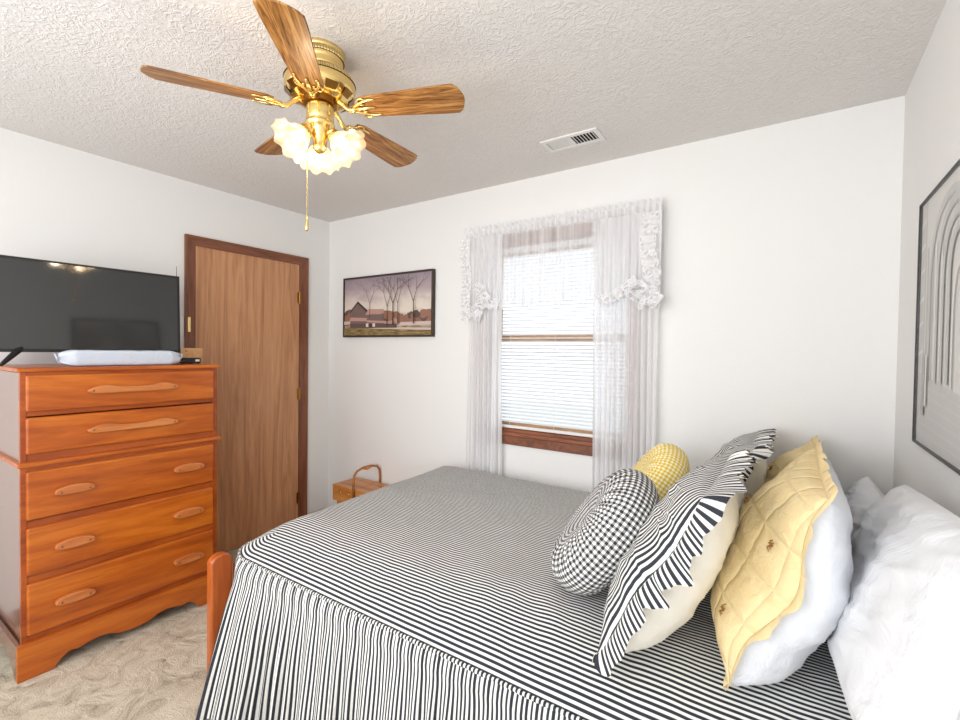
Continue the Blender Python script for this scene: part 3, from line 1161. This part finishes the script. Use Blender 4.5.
# distant brush
for (x0, x1, z0, z1, n) in ((0.0, 0.12, 0.24, 0.52, 9), (0.48, 0.64, 0.26, 0.42, 10), (0.66, 1.0, 0.20, 0.46, 26)):
    for i in range(n):
        cx = x0 + (x1 - x0) * rng.random()
        cz = z0 + (z1 - z0) * rng.random() * 0.55
        r = 0.03 + 0.03 * rng.random()
        poly_([(min(1, max(0, cx + r * math.cos(a) * (0.8 + 0.4 * rng.random()))), cz + 1.6 * r * math.sin(a) * (0.7 + 0.5 * rng.random())) for a in [k * PI / 5 for k in range(10)]], 8 if rng.random() < 0.75 else 7)
poly_([(0, 0), (1, 0), (1, 0.10), (0.6, 0.11), (0.3, 0.14), (0, 0.12)], 1)
poly_([(0, 0.19), (0.08, 0.20), (0.08, 0.25), (0, 0.25)], 6)
poly_([(0.66, 0.15), (1, 0.16), (1, 0.215), (0.68, 0.21)], 6)
poly_([(0.30, 0.115), (1, 0.075), (1, 0.11), (0.5, 0.135)], 6)
poly_([(0.08, 0.14), (0.08, 0.42), (0.175, 0.585), (0.29, 0.42), (0.29, 0.14)], 2)
poly_([(0.065, 0.405), (0.175, 0.60), (0.30, 0.43), (0.285, 0.40), (0.175, 0.56), (0.08, 0.40)], 4)
poly_([(0.29, 0.14), (0.29, 0.36), (0.49, 0.36), (0.49, 0.14)], 2)
poly_([(0.27, 0.355), (0.31, 0.455), (0.49, 0.44), (0.49, 0.375), (0.30, 0.355)], 3)
poly_([(0.07, 0.255), (0.085, 0.32), (0.29, 0.30), (0.29, 0.245)], 3)
poly_([(0.29, 0.225), (0.29, 0.26), (0.64, 0.225), (0.64, 0.19)], 3)
poly_([(0.08, 0.13), (0.08, 0.21), (0.64, 0.185), (0.64, 0.12)], 7)
for (u, v_) in ((0.295, 0.175), (0.375, 0.175)):
    poly_([(u - 0.015, v_ - 0.03), (u + 0.015, v_ - 0.03), (u + 0.015, v_ + 0.03), (u - 0.015, v_ + 0.03)], 9)
poly_([(0.318, 0.135), (0.352, 0.135), (0.352, 0.20), (0.318, 0.20)], 4)


def limb(u, v_, ang, ln, w, depth):
    u2, v2 = u + ln * math.cos(ang) * 0.5, v_ + ln * math.sin(ang)
    if v2 > 0.985 or not 0.01 < u2 < 0.99:
        k = 0.3
        u2, v2 = u + (u2 - u) * k, min(0.985, v_ + (v2 - v_) * k)
        depth = 0
    nx, nz_ = -math.sin(ang) * w * 0.5, math.cos(ang) * w
    poly_([(u - nx, v_ - nz_), (u2 - nx * 0.6, v2 - nz_ * 0.6), (u2 + nx * 0.6, v2 + nz_ * 0.6), (u + nx, v_ + nz_)], 5)
    if depth > 0:
        for s in (-1, 1) if depth > 1 else (-1, 0.3, 1):
            limb(u2, v2, ang + s * (0.28 + 0.3 * rng.random()), ln * (0.55 + 0.25 * rng.random()), w * 0.6, depth - 1)


for (u, v_, ln, w, dp) in ((0.325, 0.30, 0.26, 0.006, 4), (0.535, 0.14, 0.34, 0.009, 4), (0.605, 0.17, 0.36, 0.014, 4), (0.665, 0.18, 0.34, 0.009, 4), (0.835, 0.18, 0.36, 0.012, 4)):
    limb(u, v_, PI / 2 + 0.03 * (rng.random() - 0.5), ln, w, dp)
b.build('canvas', mats, pa)

# ------------------------------------------------------------------ cathedral print on the right wall
plain('print_paper', (226, 223, 217), 0.75)  # all print tones paled, glass glare washed into the colours
plain('print_shadow', (208, 205, 200), 0.75)
plain('print_mid', (213, 210, 205), 0.75)
plain('print_light', (238, 235, 230), 0.75)
plain('print_dark', (188, 185, 180), 0.75)
plain('print_frame', (46, 42, 40), 0.4)
ay0, ay1, az0, az1 = 1.340, 2.090, 1.119, 1.900
ar = thing('cathedral_print', (XR, (ay0 + ay1) / 2, az0), 'thin framed grey print of vaulted stone arches on the wall above the pillows', 'framed print')
fw = 0.006
b = MB()
for (y0, y1, z0, z1) in ((ay0, ay1, az0, az0 + fw), (ay0, ay1, az1 - fw, az1), (ay0, ay0 + fw, az0 + fw, az1 - fw), (ay1 - fw, ay1, az0 + fw, az1 - fw)):
    b.box(XR - 0.013, XR - 0.001, y0, y1, z0, z1)
b.build('frame', 'print_frame', ar, bevel=0.001)
b = MB()
b.box(XR - 0.004, XR - 0.002, ay0 + fw, ay1 - fw, az0 + fw, az1 - fw, 0)
xl = [XR - 0.00402]
AW, AH = ay1 - ay0 - 2 * fw, az1 - az0 - 2 * fw


def ap_(u, v_):
    """u from the far end (2.16) towards the near end"""
    return (xl[0], ay1 - fw - AW * u, az0 + fw + AH * v_)


def apoly(pts, mi):
    xl[0] -= 0.000022
    b.add([ap_(*p) for p in pts], [tuple(range(len(pts)))], None, mi)


def arch(cu, base, r, rise, w, mi, v0=None, n=18):
    o = [(cu + r * math.cos(PI * k / n), base + rise * math.sin(PI * k / n) ** 0.8) for k in range(n + 1)]
    i = [(cu + (r - w) * math.cos(PI * k / n), base + (rise - w) * math.sin(PI * k / n) ** 0.8) for k in range(n + 1)]
    for k in range(n):
        apoly([o[k], o[k + 1], i[k + 1], i[k]], mi)
    if v0 is not None:
        for s in (-1, 1):
            a, c = cu + s * r, cu + s * (r - w)
            apoly([(a, v0), (c, v0), (c, base), (a, base)], mi)


apoly([(0, 0), (1, 0), (1, 0.2), (0.0, 0.30)], 1)
for k in range(7):
    apoly([(0, 0.30 - k * 0.042), (1, 0.20 - k * 0.028), (1, 0.193 - k * 0.028), (0, 0.292 - k * 0.042)], 2)
apoly([(0, 0.30), (0.07, 0.30), (0.07, 1), (0, 1)], 2)
for v_ in (0.36, 0.48, 0.58, 0.70, 0.80, 0.90):
    apoly([(0, v_), (0.075, v_ + 0.02), (0.075, v_ + 0.032), (0, v_ + 0.012)], 3)
apoly([(0.075, 0.28), (0.10, 0.28), (0.10, 1), (0.075, 1)], 1)
for k in range(6):
    u = 0.12 + 0.045 * k
    apoly([(u, 0.27), (u + 0.018, 0.27), (u + 0.018, 0.80), (u, 0.80)], 3 if k % 2 else 1)
    apoly([(u + 0.018, 0.27), (u + 0.024, 0.27), (u + 0.024, 0.80), (u + 0.018, 0.80)], 4)
for (cu, r, rise) in ((0.46, 0.30, 0.34), (0.52, 0.24, 0.30), (0.56, 0.19, 0.25), (0.60, 0.14, 0.20)):
    arch(cu, 0.62, r, rise, 0.030, 1, 0.26)
    arch(cu, 0.62, r - 0.03, rise - 0.03, 0.012, 4, 0.26)
arch(0.62, 0.48, 0.09, 0.20, 0.02, 3, 0.25)
for k in range(5):
    u = 0.80 + 0.04 * k
    apoly([(u, 0.24), (u + 0.016, 0.24), (u + 0.016, 0.86), (u, 0.86)], 1 if k % 2 else 4)
apoly([(0.10, 0.12), (0.15, 0.12), (0.155, 0.34), (0.135, 0.38), (0.11, 0.35)], 4)
apoly([(0.16, 0.16), (0.19, 0.16), (0.19, 0.36), (0.165, 0.37)], 3)
b.build('print', ['print_paper', 'print_shadow', 'print_mid', 'print_light', 'print_dark'], ar)
glass_mat('print_glass', 0.05)
MB().box(XR - 0.0115, XR - 0.0110, ay0 + fw, ay1 - fw, az0 + fw, az1 - fw).build('glazing', 'print_glass', ar)

# ------------------------------------------------------------------ sewing box in the corner
sb = thing('sewing_box', (-2.55, 2.35, 0), 'golden wooden sewing box with arched handle on the floor in the corner', 'sewing box')
sx0, sx1, sy0, sy1, st = -2.795, -2.315, 2.235, 2.465, 0.405
for s, (xa, xb) in enumerate(((sx0, -2.5565), (-2.5535, sx1))):
    tr_ = MB().box(xa, xb, sy0, sy1, 0.290, st - 0.009).build('tray', 'sewing_wood', sb, bevel=0.003)
    MB().box(xa - 0.003 * (s == 0), xb + 0.003 * (s == 1), sy0 - 0.004, sy1 + 0.004, st - 0.009, st).build('lid', 'sewing_wood', sb, bevel=0.003)
    for xk in ((xa + 0.095, xa + 0.185) if s == 0 else (xa + 0.05, xa + 0.15)):
        tag(MB().lathe([(0, 0.010), (0.005, 0.009), (0.007, 0.005), (0.004, 0.0)], 14, Matrix.Translation((xk, sy0, 0.360)) @ Matrix.Rotation(PI / 2, 4, 'X')).build('knob', 'brass', sb, smooth=True), 'small brass knob')
MB().box(sx0 + 0.04, sx1 - 0.04, sy0 + 0.006, sy1 - 0.006, 0.160, 0.290).build('box_body', 'sewing_wood', sb, bevel=0.003)
for x in (sx0 + 0.055, sx1 - 0.055):
    for y in (sy0 + 0.02, sy1 - 0.02):
        MB().tube([(x, y, 0.0), (x, y, 0.17)], [0.009, 0.013], 10).build('leg', 'sewing_wood', sb, smooth=True)
hx = -2.555
hp = [(hx, sy0 - 0.013, 0.320), (hx, sy0 - 0.013, 0.46), (hx, sy0 - 0.006, 0.502), (hx, sy0 + 0.02, 0.532), (hx, sy0 + 0.07, 0.545), (hx, (sy0 + sy1) / 2, 0.547),
      (hx, sy1 - 0.07, 0.545), (hx, sy1 - 0.02, 0.532), (hx, sy1 + 0.006, 0.502), (hx, sy1 + 0.012, 0.46), (hx, sy1 + 0.012, 0.320)]
ha = MB().tube(hp, 0.0085, 10).build('handle', 'sewing_handle', sb, smooth=True)
MB().tube([(hx, sy0 + 0.075, 0.541), (hx, (sy0 + sy1) / 2, 0.535), (hx, sy1 - 0.075, 0.541)], [0.008, 0.013, 0.008], 12).build('grip', 'sewing_wood', ha, smooth=True)

# ------------------------------------------------------------------ bed
bd = thing('bed', (-0.83, 1.70, 0), 'maple bed frame whose footboard post shows beside the striped bedspread', 'bed')
plain('mattress_ticking', (226, 224, 220), 0.9)


def post(yc):
    w = 0.044
    pl_ = []
    for i in range(13):
        a = PI * i / 12
        pl_.append((yc + w * math.cos(a), 0.485 + 0.042 * math.sin(a) ** 0.7))
    pl_ += [(yc - w, 0.0), (yc + w, 0.0)]
    MB().prism(pl_, lambda u, v_, d: Vector((d, u, v_)), -2.022, -1.977).build('footboard_post', 'maple_bed', bd, bevel=0.009, seg=3)


post(1.016)
post(2.425)
MB().box(-2.015, -1.984, 1.078, 2.373, 0.16, 0.46).build('footboard_panel', 'maple_bed', bd, bevel=0.006)
MB().box(0.312, 0.340, 1.05, 2.36, 0.0, 0.84).build('headboard', 'maple_bed', bd, bevel=0.006)
for y in (1.12, 2.30):
    MB().box(-1.984, 0.312, y - 0.012, y + 0.012, 0.20, 0.32).build('side_rail', 'maple_bed', bd, bevel=0.003)
MB().box(-1.87, 0.305, 1.075, 2.345, 0.32, 0.53).build('mattress', 'mattress_ticking', bd, bevel=0.03)

# bedspread -------------------------------------------------------
bs = thing('bedspread', (-0.83, 1.70, 0.54), 'black and white ticking stripe bedspread with gathered skirt covering the bed', 'bedspread')
BX0, BX1, BY0, BY1 = -1.945, 0.300, 1.012, 2.390
ZT, ZS = 0.648, 0.552
RC = 0.15


def bed_z(x, y):
    def roll(d, w=0.34):
        e = max(0.0, 1 - d / w)
        return e ** 2.3
    k = max(roll(y - BY0), roll(BY1 - y, 0.10))
    k2 = roll(x - BX0, 0.19)
    e = min(1, (k ** 2 + k2 ** 2) ** 0.5)
    z = ZT + 0.032 * (y - 1.25) / 1.1 - (ZT - ZS) * e
    if e > 0:
        z -= 0.032 * (y - 1.25) / 1.1 * e
    fade = 1 - e
    z += fade * (0.006 * noise.noise((x * 2.2, y * 2.6, 0)) + 0.0045 * noise.noise((x * 7, y * 5, 2)) + 0.0022 * noise.noise((x * 17 + y * 6, y * 16, 5)))
    # soft diagonal creases
    z += fade * 0.004 * max(0, noise.noise(((x + y * 0.5) * 9, (y - x * 0.4) * 2.0, 9)))
    return z


def edge(a):
    return a


def bed_top(a, b_):
    x = BX0 + (BX1 - BX0) * a
    y = BY0 + (BY1 - BY0) * b_
    # rounded foot corners
    for yc, s in ((BY0 + RC, -1), (BY1 - RC, 1)):
        dx, dy = x - (BX0 + RC), (y - yc) * s
        if dx < 0 and dy > 0:
            m = max(-dx, dy)
            l = math.hypot(dx, dy)
            if l > 1e-9:
                x = BX0 + RC + dx * m / l
                y = yc + s * dy * m / l
    return Vector((x, y, bed_z(x, y)))


def sp_dens(i, n):
    return i


b = MB().grid(bed_top, 230, 150, lambda a, b_: (a * 2.2, b_ * (BY1 - BY0) + 0.012 * (1 - b_) ** 6))
b.build('top_panel', 'ticking_top', bs, smooth=True)

# seam path: head end of near side -> near foot corner -> far foot corner
path = []
N1 = 120
for i in range(N1 + 1):
    path.append((BX1 + (BX0 + RC - BX1) * i / N1, BY0))
for i in range(1, 11):
    a = -PI / 2 - PI / 2 * i / 10
    path.append((BX0 + RC + RC * math.cos(a), BY0 + RC + RC * math.sin(a)))
for i in range(1, 51):
    path.append((BX0, BY0 + RC + (BY1 - RC - BY0 - RC) * i / 50))
PL = [0.0]
for p, q in zip(path, path[1:]):
    PL.append(PL[-1] + math.dist(p, q))
TOT = PL[-1]


def along(s):
    lo = 0
    for i in range(1, len(PL)):
        if s <= PL[i] or i == len(PL) - 1:
            k = (s - PL[i - 1]) / max(1e-9, PL[i] - PL[i - 1])
            p, q = Vector(path[i - 1]), Vector(path[i])
            d = (q - p).normalized()
            return p.lerp(q, k), Vector((-d.y, d.x)) * -1   # outward normal
    return None


sNear = BX1 - (BX0 + RC)
NU = 1500
cache = []
for i in range(NU + 1):
    s = TOT * i / NU
    p, nrm = along(s)
    # smooth normal at the corner
    if nrm.dot(Vector((0.6, -1))) < -10:
        nrm = -nrm
    if (p - Vector((-0.8, 1.7))).dot(nrm) < 0:
        nrm = -nrm
    # gathers: irregular waves
    w = math.sin(s / 0.070 * 2 * PI + 2.2 * math.sin(s * 7.0) + 1.5 * math.sin(s * 17.0)) * (0.65 + 0.5 * noise.noise((s * 6, 1, 0)))
    w2 = math.sin(s / 0.021 * 2 * PI + 2 * math.sin(s * 11))
    fl = 1.0 if s < sNear else max(0.06, 1 - (s - sNear) / 0.16)
    cache.append((p, nrm, w, w2, fl, s))


def skirt(a, b_):
    i = int(round(a * NU))
    p, nrm, w, w2, fl, s = cache[i]
    g = min(1, b_ * 3.0)
    out = 0.004 + 0.006 * math.exp(-((b_ - 0.06) / 0.05) ** 2) + fl * ((0.055 + 0.12 * math.exp(-abs(s - sNear) / 0.22)) * b_ ** 0.85)
    out += (0.021 * g * (0.4 + 0.9 * b_) * w + 0.0030 * math.exp(-b_ * 9) * w2) * max(0.15, fl)
    q = p + nrm * out
    tx = -nrm.y * 0.012 * w * b_
    zb = 0.012
    zt = ZS - 0.003
    return Vector((q.x + tx, q.y + nrm.x * 0.012 * w * b_, zt + (zb - zt) * b_))


b = MB().grid(skirt, NU, 26, lambda a, b_: (a * TOT * 1.30 + 0.006 * noise.noise((a * 40, b_ * 2, 3)), b_))
b.build('gathered_skirt', 'ticking_skirt', bs, smooth=True)


def piping(a, b_):
    i = int(round(a * NU))
    p, nrm, w, w2, fl, s = cache[i]
    th = b_ * 2 * PI
    r = 0.0058 + 0.0010 * w2
    q = p + nrm * (0.003 + r * math.cos(th))
    return Vector((q.x, q.y, ZS + 0.001 + r * math.sin(th)))


MB().grid(piping, NU, 8, lambda a, b_: (a * TOT * 1.4, b_)).build('piping', 'ticking_skirt', bs, smooth=True, weld=True)


# ------------------------------------------------------------------ pillows
def frame(bot, top, y0, y1, slant=0.0):
    """local frame of a leaning pillow: centre, across, up, front normal"""
    bx, bz = bot
    tx, tz = top
    up = Vector((tx - bx, 0, tz - bz))
    hgt = up.length
    up.normalize()
    n = Vector((-up.z, 0, up.x))
    c = Vector(((bx + tx) / 2, (y0 + y1) / 2, (bz + tz) / 2))
    return c, Vector((0, 1, -slant)).normalized(), up, n, y1 - y0, hgt


def pil_pt(fr, a, b_, t0, tw, seed, pinch=0.03, sag=0.22, p=3.0, q=0.6, wr=0.006):
    """a, b_ in -1..1 ; returns seam-plane point + thickness offset t0 (signed)"""
    c, ey, eb, n, W, Hh = fr
    fa = 1 - pinch * (1 - b_ * b_)
    fb = 1 - pinch * (1 - a * a)
    th = (max(0, 1 - abs(a) ** p) * max(0, 1 - abs(b_) ** p)) ** q
    th *= 1 - sag * b_
    pos = c + ey * (a * W / 2 * fa) + eb * (b_ * Hh / 2 * fb)
    k = noise.noise((a * 2.3 + seed, b_ * 2.3, seed)) * 1.0 + 0.6 * noise.noise((a * 5 + seed, b_ * 5, seed + 4))
    crease = noise.noise((math.atan2(b_, a) * 3.2 + seed, 0, seed)) * (a * a + b_ * b_) * 0.5
    fold = 1 - abs(noise.noise((a * 2.2 + b_ * 4.5 + seed, b_ * 1.3 - a * 1.2, seed + 9)))
    k += 0.55 * (fold ** 6 - 0.4)
    th2 = t0 * th + math.copysign(1, t0) * min(1, th * 1.6) * (wr * k + wr * 1.4 * crease)
    # gentle wave of the seam itself
    wave = tw * math.sin(a * 4 + seed) * (1 - b_ * b_) + tw * 0.8 * math.sin(b_ * 5 + seed * 2) * (a * a)
    return pos + n * (th2 + wave)


def half(fr, t0, tw, seed, nu=72, **kw):
    """one face of a pillow, its UV measured along the cloth"""
    P = [[pil_pt(fr, 2 * i / nu - 1, 2 * j / nu - 1, t0, tw, seed, **kw) for i in range(nu + 1)] for j in range(nu + 1)]
    U = [[0.0] * (nu + 1) for _ in range(nu + 1)]
    V = [[0.0] * (nu + 1) for _ in range(nu + 1)]
    for j in range(nu + 1):
        for i in range(1, nu + 1):
            U[j][i] = U[j][i - 1] + (P[j][i] - P[j][i - 1]).length
        for i in range(nu + 1):
            U[j][i] -= 0
        m = U[j][nu // 2]
        U[j] = [q - m for q in U[j]]
    for i in range(nu + 1):
        for j in range(1, nu + 1):
            V[j][i] = V[j - 1][i] + (P[j][i] - P[j - 1][i]).length
        m = V[nu // 2][i]
        for j in range(nu + 1):
            V[j][i] -= m
    b = MB()

    def ix(a, c):
        return int(round(a * nu)), int(round(c * nu))
    b.grid(lambda a, c: P[ix(a, c)[1]][ix(a, c)[0]], nu, nu, lambda a, c: (U[ix(a, c)[1]][ix(a, c)[0]], V[ix(a, c)[1]][ix(a, c)[0]]), flip=(t0 < 0))
    return b


def ruffle(fr, width, tw, seed, waves, amp, pinch=0.03, flop=0.0, gather=1.7, corner_boost=0.35):
    c, ey, eb, n, W, Hh = fr
    per = 2 * (W + Hh)

    def rim(s):
        s = (s % 1.0) * per
        if s < Hh:
            return 1.0 * -1, -1 + 2 * s / Hh, Vector((-1, 0)), s
        s2 = s - Hh
        if s2 < W:
            return -1 + 2 * s2 / W, 1.0, Vector((0, 1)), s
        s3 = s2 - W
        if s3 < Hh:
            return 1.0, 1 - 2 * s3 / Hh, Vector((1, 0)), s
        s4 = s3 - Hh
        return 1 - 2 * s4 / W, -1.0, Vector((0, -1)), s

    def fn(a, t):
        aa, bb, o, s = rim(a)
        base = pil_pt(fr, aa * 0.998, bb * 0.998, 0.0001, tw, seed, pinch=pinch, wr=0)
        # blend outward direction near corners
        o3 = ey * o.x + eb * o.y
        r = Vector((aa, bb))
        k = max(0, (min(abs(aa), abs(bb)) - 0.80) / 0.20)
        diag = (ey * aa + eb * bb).normalized()
        o3 = o3.lerp(diag, k * 0.8).normalized()
        ph = a * waves * 2 * PI + 1.9 * math.sin(a * 31 + seed) + 1.2 * math.sin(a * 57 + seed)
        w = (math.sin(ph) + 0.35 * math.sin(2.3 * ph + 1)) * (0.75 + 0.5 * math.sin(a * 43 + 2 * seed))
        ln = width * (1 + corner_boost * k + 0.06 * math.sin(a * 50 + seed))
        if bb < -0.98:
            ln *= 0.45
        elif bb < -0.7:
            ln *= 1 - 0.45 * (-0.7 - bb) / 0.3
        tang = Vector((-o3.y, o3.x, 0))
        p = base + o3 * (ln * t) + n * (amp * t ** 0.8 * w + 0.010 * t)
        p += n * (-flop * ln * t ** 1.4) - o3 * (0.35 * flop * ln * t)
        zmin = bed_z(max(BX0, min(BX1, p.x)), max(BY0, min(BY1, p.y))) + 0.004
        if p.z < zmin and BY0 < p.y:
            p.z = zmin + 0.001 * w
        return p
    return MB().grid(fn, waves * 16, 6, lambda a, t: (a * per * gather, t * width))


G1 = 'black striped ruffled shams'
for (y0, y1, bot, top, lab, sd) in ((1.080, 1.725, (-0.378, 0.676), (-0.148, 1.090), 'black striped ruffled pillow sham nearest the camera, with its cream back showing', 1.3),
                                    (1.835, 2.390, (-0.345, 0.690), (-0.115, 1.062), 'black striped ruffled pillow sham farther back by the window wall, behind the other striped sham', 5.1)):
    fr = frame(bot, top, y0, y1)
    th = thing('pillow_sham', (-0.30, (y0 + y1) / 2, 0.645), lab, 'pillow', G1)
    half(fr, 0.080, 0.008, sd, sag=0.1, wr=0.010).build('sham_front', 'ticking_sham', th, smooth=True)
    half(fr, -0.125, 0.008, sd, sag=0.15, q=0.5).build('sham_back', 'cream_linen', th, smooth=True)
    ruffle(fr, 0.070, 0.008, sd, 27, 0.013, flop=0.75, gather=1.5, corner_boost=0.1).build('ruffle', 'ticking_sham', th, smooth=True)

for (y0, y1, bot, top, lab, sd) in ((1.150, 1.770, (-0.108, 0.672), (0.066, 1.115), 'yellow quilted pillow sham with white back, the larger one nearer the camera', 2.2),
                                    (1.830, 2.395, (-0.085, 0.675), (0.085, 1.045), 'yellow quilted pillow sham farther back, mostly hidden behind the other yellow sham', 7.4)):
    fr = frame(bot, top, y0, y1)
    th = thing('pillow_sham', (-0.05, (y0 + y1) / 2, 0.645), lab, 'pillow', 'yellow quilted shams')
    half(fr, 0.095, 0.018, sd, sag=0.12, wr=0.008).build('quilted_front', 'quilt_yellow', th, smooth=True)
    half(fr, -0.140, 0.018, sd, sag=0.22, wr=0.010, q=0.46).build('sham_back', 'white_linen_cool', th, smooth=True)
    ruffle(fr, 0.032, 0.018, sd, 14, 0.006, gather=1.0, corner_boost=0.2, flop=0.5).build('flange', 'quilt_yellow', th, smooth=True)
    for (a, b_) in ((-0.82, 0.32), (-0.80, -0.52), (-0.2, 0.4), (-0.2, -0.3)):
        p = pil_pt(fr, a, b_, 0.095, 0.018, sd, sag=0.12, wr=0.008) + fr[3] * 0.003
        bb = MB()
        for k in range(5):
            g = k * 2.4
            d = (fr[1] * math.cos(g) + fr[2] * math.sin(g)) * 0.016
            bb.tube([p, p + d * 0.5 + fr[3] * 0.006, p + d], [0.0022, 0.0018, 0.0010], 5)
        tag(bb.build('tuft', 'tuft_thread', th), 'brown thread tie')

for (y0, y1, bot, top, lab, sd, sl) in ((0.95, 1.74, (0.160, 0.675), (0.265, 1.085), 'large plain white pillow at the head of the bed, closest to the camera', 3.1, 0.10),
                                    (1.80, 2.36, (0.200, 0.664), (0.255, 0.930), 'plain white pillow almost hidden behind the large white pillow closest to the camera', 8.8, 0.0)):
    fr = frame(bot, top, y0, y1, sl)
    th = thing('white_pillow', (0.2, (y0 + y1) / 2, 0.645), lab, 'pillow', 'plain white pillows at the head of the bed')
    b = half(fr, 0.090, 0.006, sd, sag=0.3, wr=0.012, pinch=-0.02, p=3.6, q=0.5)
    W, Hh = fr[4], fr[5]
    b.grid(lambda a, c: pil_pt(fr, 2 * a - 1, 2 * c - 1, -0.055, 0.006, sd, pinch=-0.02, sag=0.0, wr=0.004), 64, 64, lambda a, c: (a * W, c * Hh))
    b.build('pillowcase', 'white_linen', th, smooth=True, weld=True)


# gathered round cushions
def round_cushion(c, axis, R, T, mat, label):
    th = thing('round_cushion', c, label, 'cushion', 'round gathered gingham cushions')
    z = Vector(axis).normalized()
    x = Vector((0, 1, 0))
    x = (x - z * x.dot(z)).normalized()
    y = z.cross(x)
    c = Vector(c)
    prof = []   # (radius, height, v, kind)
    n = 40
    v_ = 0
    last = None
    for i in range(n + 1):
        s = i / n
        a = PI * s
        e = 0.62
        rr = R * abs(math.sin(a)) ** e
        hh = T * math.copysign(abs(math.cos(a)) ** 0.8, math.cos(a))
        # dimple at the gathered centre
        dim = math.exp(-(rr / (0.30 * R)) ** 2)
        hh -= math.copysign(1, math.cos(a)) * dim * T * 0.42
        if last:
            v_ += math.hypot(rr - last[0], hh - last[1])
        last = (rr, hh)
        prof.append((rr, hh, v_))

    def fn(u, w):
        k = int(round(w * n))
        r, hgt, vv = prof[k]
        t_ = u * 2 * PI
        face = max(0, 1 - r / R)
        g = math.sin(26 * t_ + 2.0 * math.sin(3 * t_)) * 0.0050 * math.sin(min(1, face * 2.2) * PI) * 1.2
        g += 0.003 * noise.noise((math.cos(t_) * 3, math.sin(t_) * 3, w * 8))
        r2 = r * (1 + 0.015 * math.sin(5 * t_))
        return c + x * (r2 * math.cos(t_)) + y * (r2 * math.sin(t_)) + z * (hgt + math.copysign(g, hgt))
    MB().grid(fn, 208, n, lambda u, w: (u * 2 * PI * R, prof[int(round(w * n))][2])).build('cover', mat, th, smooth=True, weld=True)
    hb = prof[0][1]
    bmz = Matrix((x, y, z)).transposed().to_4x4()
    bmz.translation = c + z * (hb - 0.002)
    MB().lathe([(0, 0.010), (0.010, 0.009), (0.016, 0.005), (0.017, 0.0), (0.0, -0.002)], 20, bmz).build('button', mat, th, smooth=True, weld=True)
    return th


round_cushion((-0.478, 1.42, 0.846), (-0.76, -0.26, 0.60), 0.215, 0.085, 'gingham_black', 'round black and white gingham cushion leaning on the near striped sham')
round_cushion((-0.475, 1.98, 0.850), (-0.78, -0.26, 0.57), 0.200, 0.080, 'gingham_yellow', 'round yellow gingham cushion leaning on the striped sham by the window')
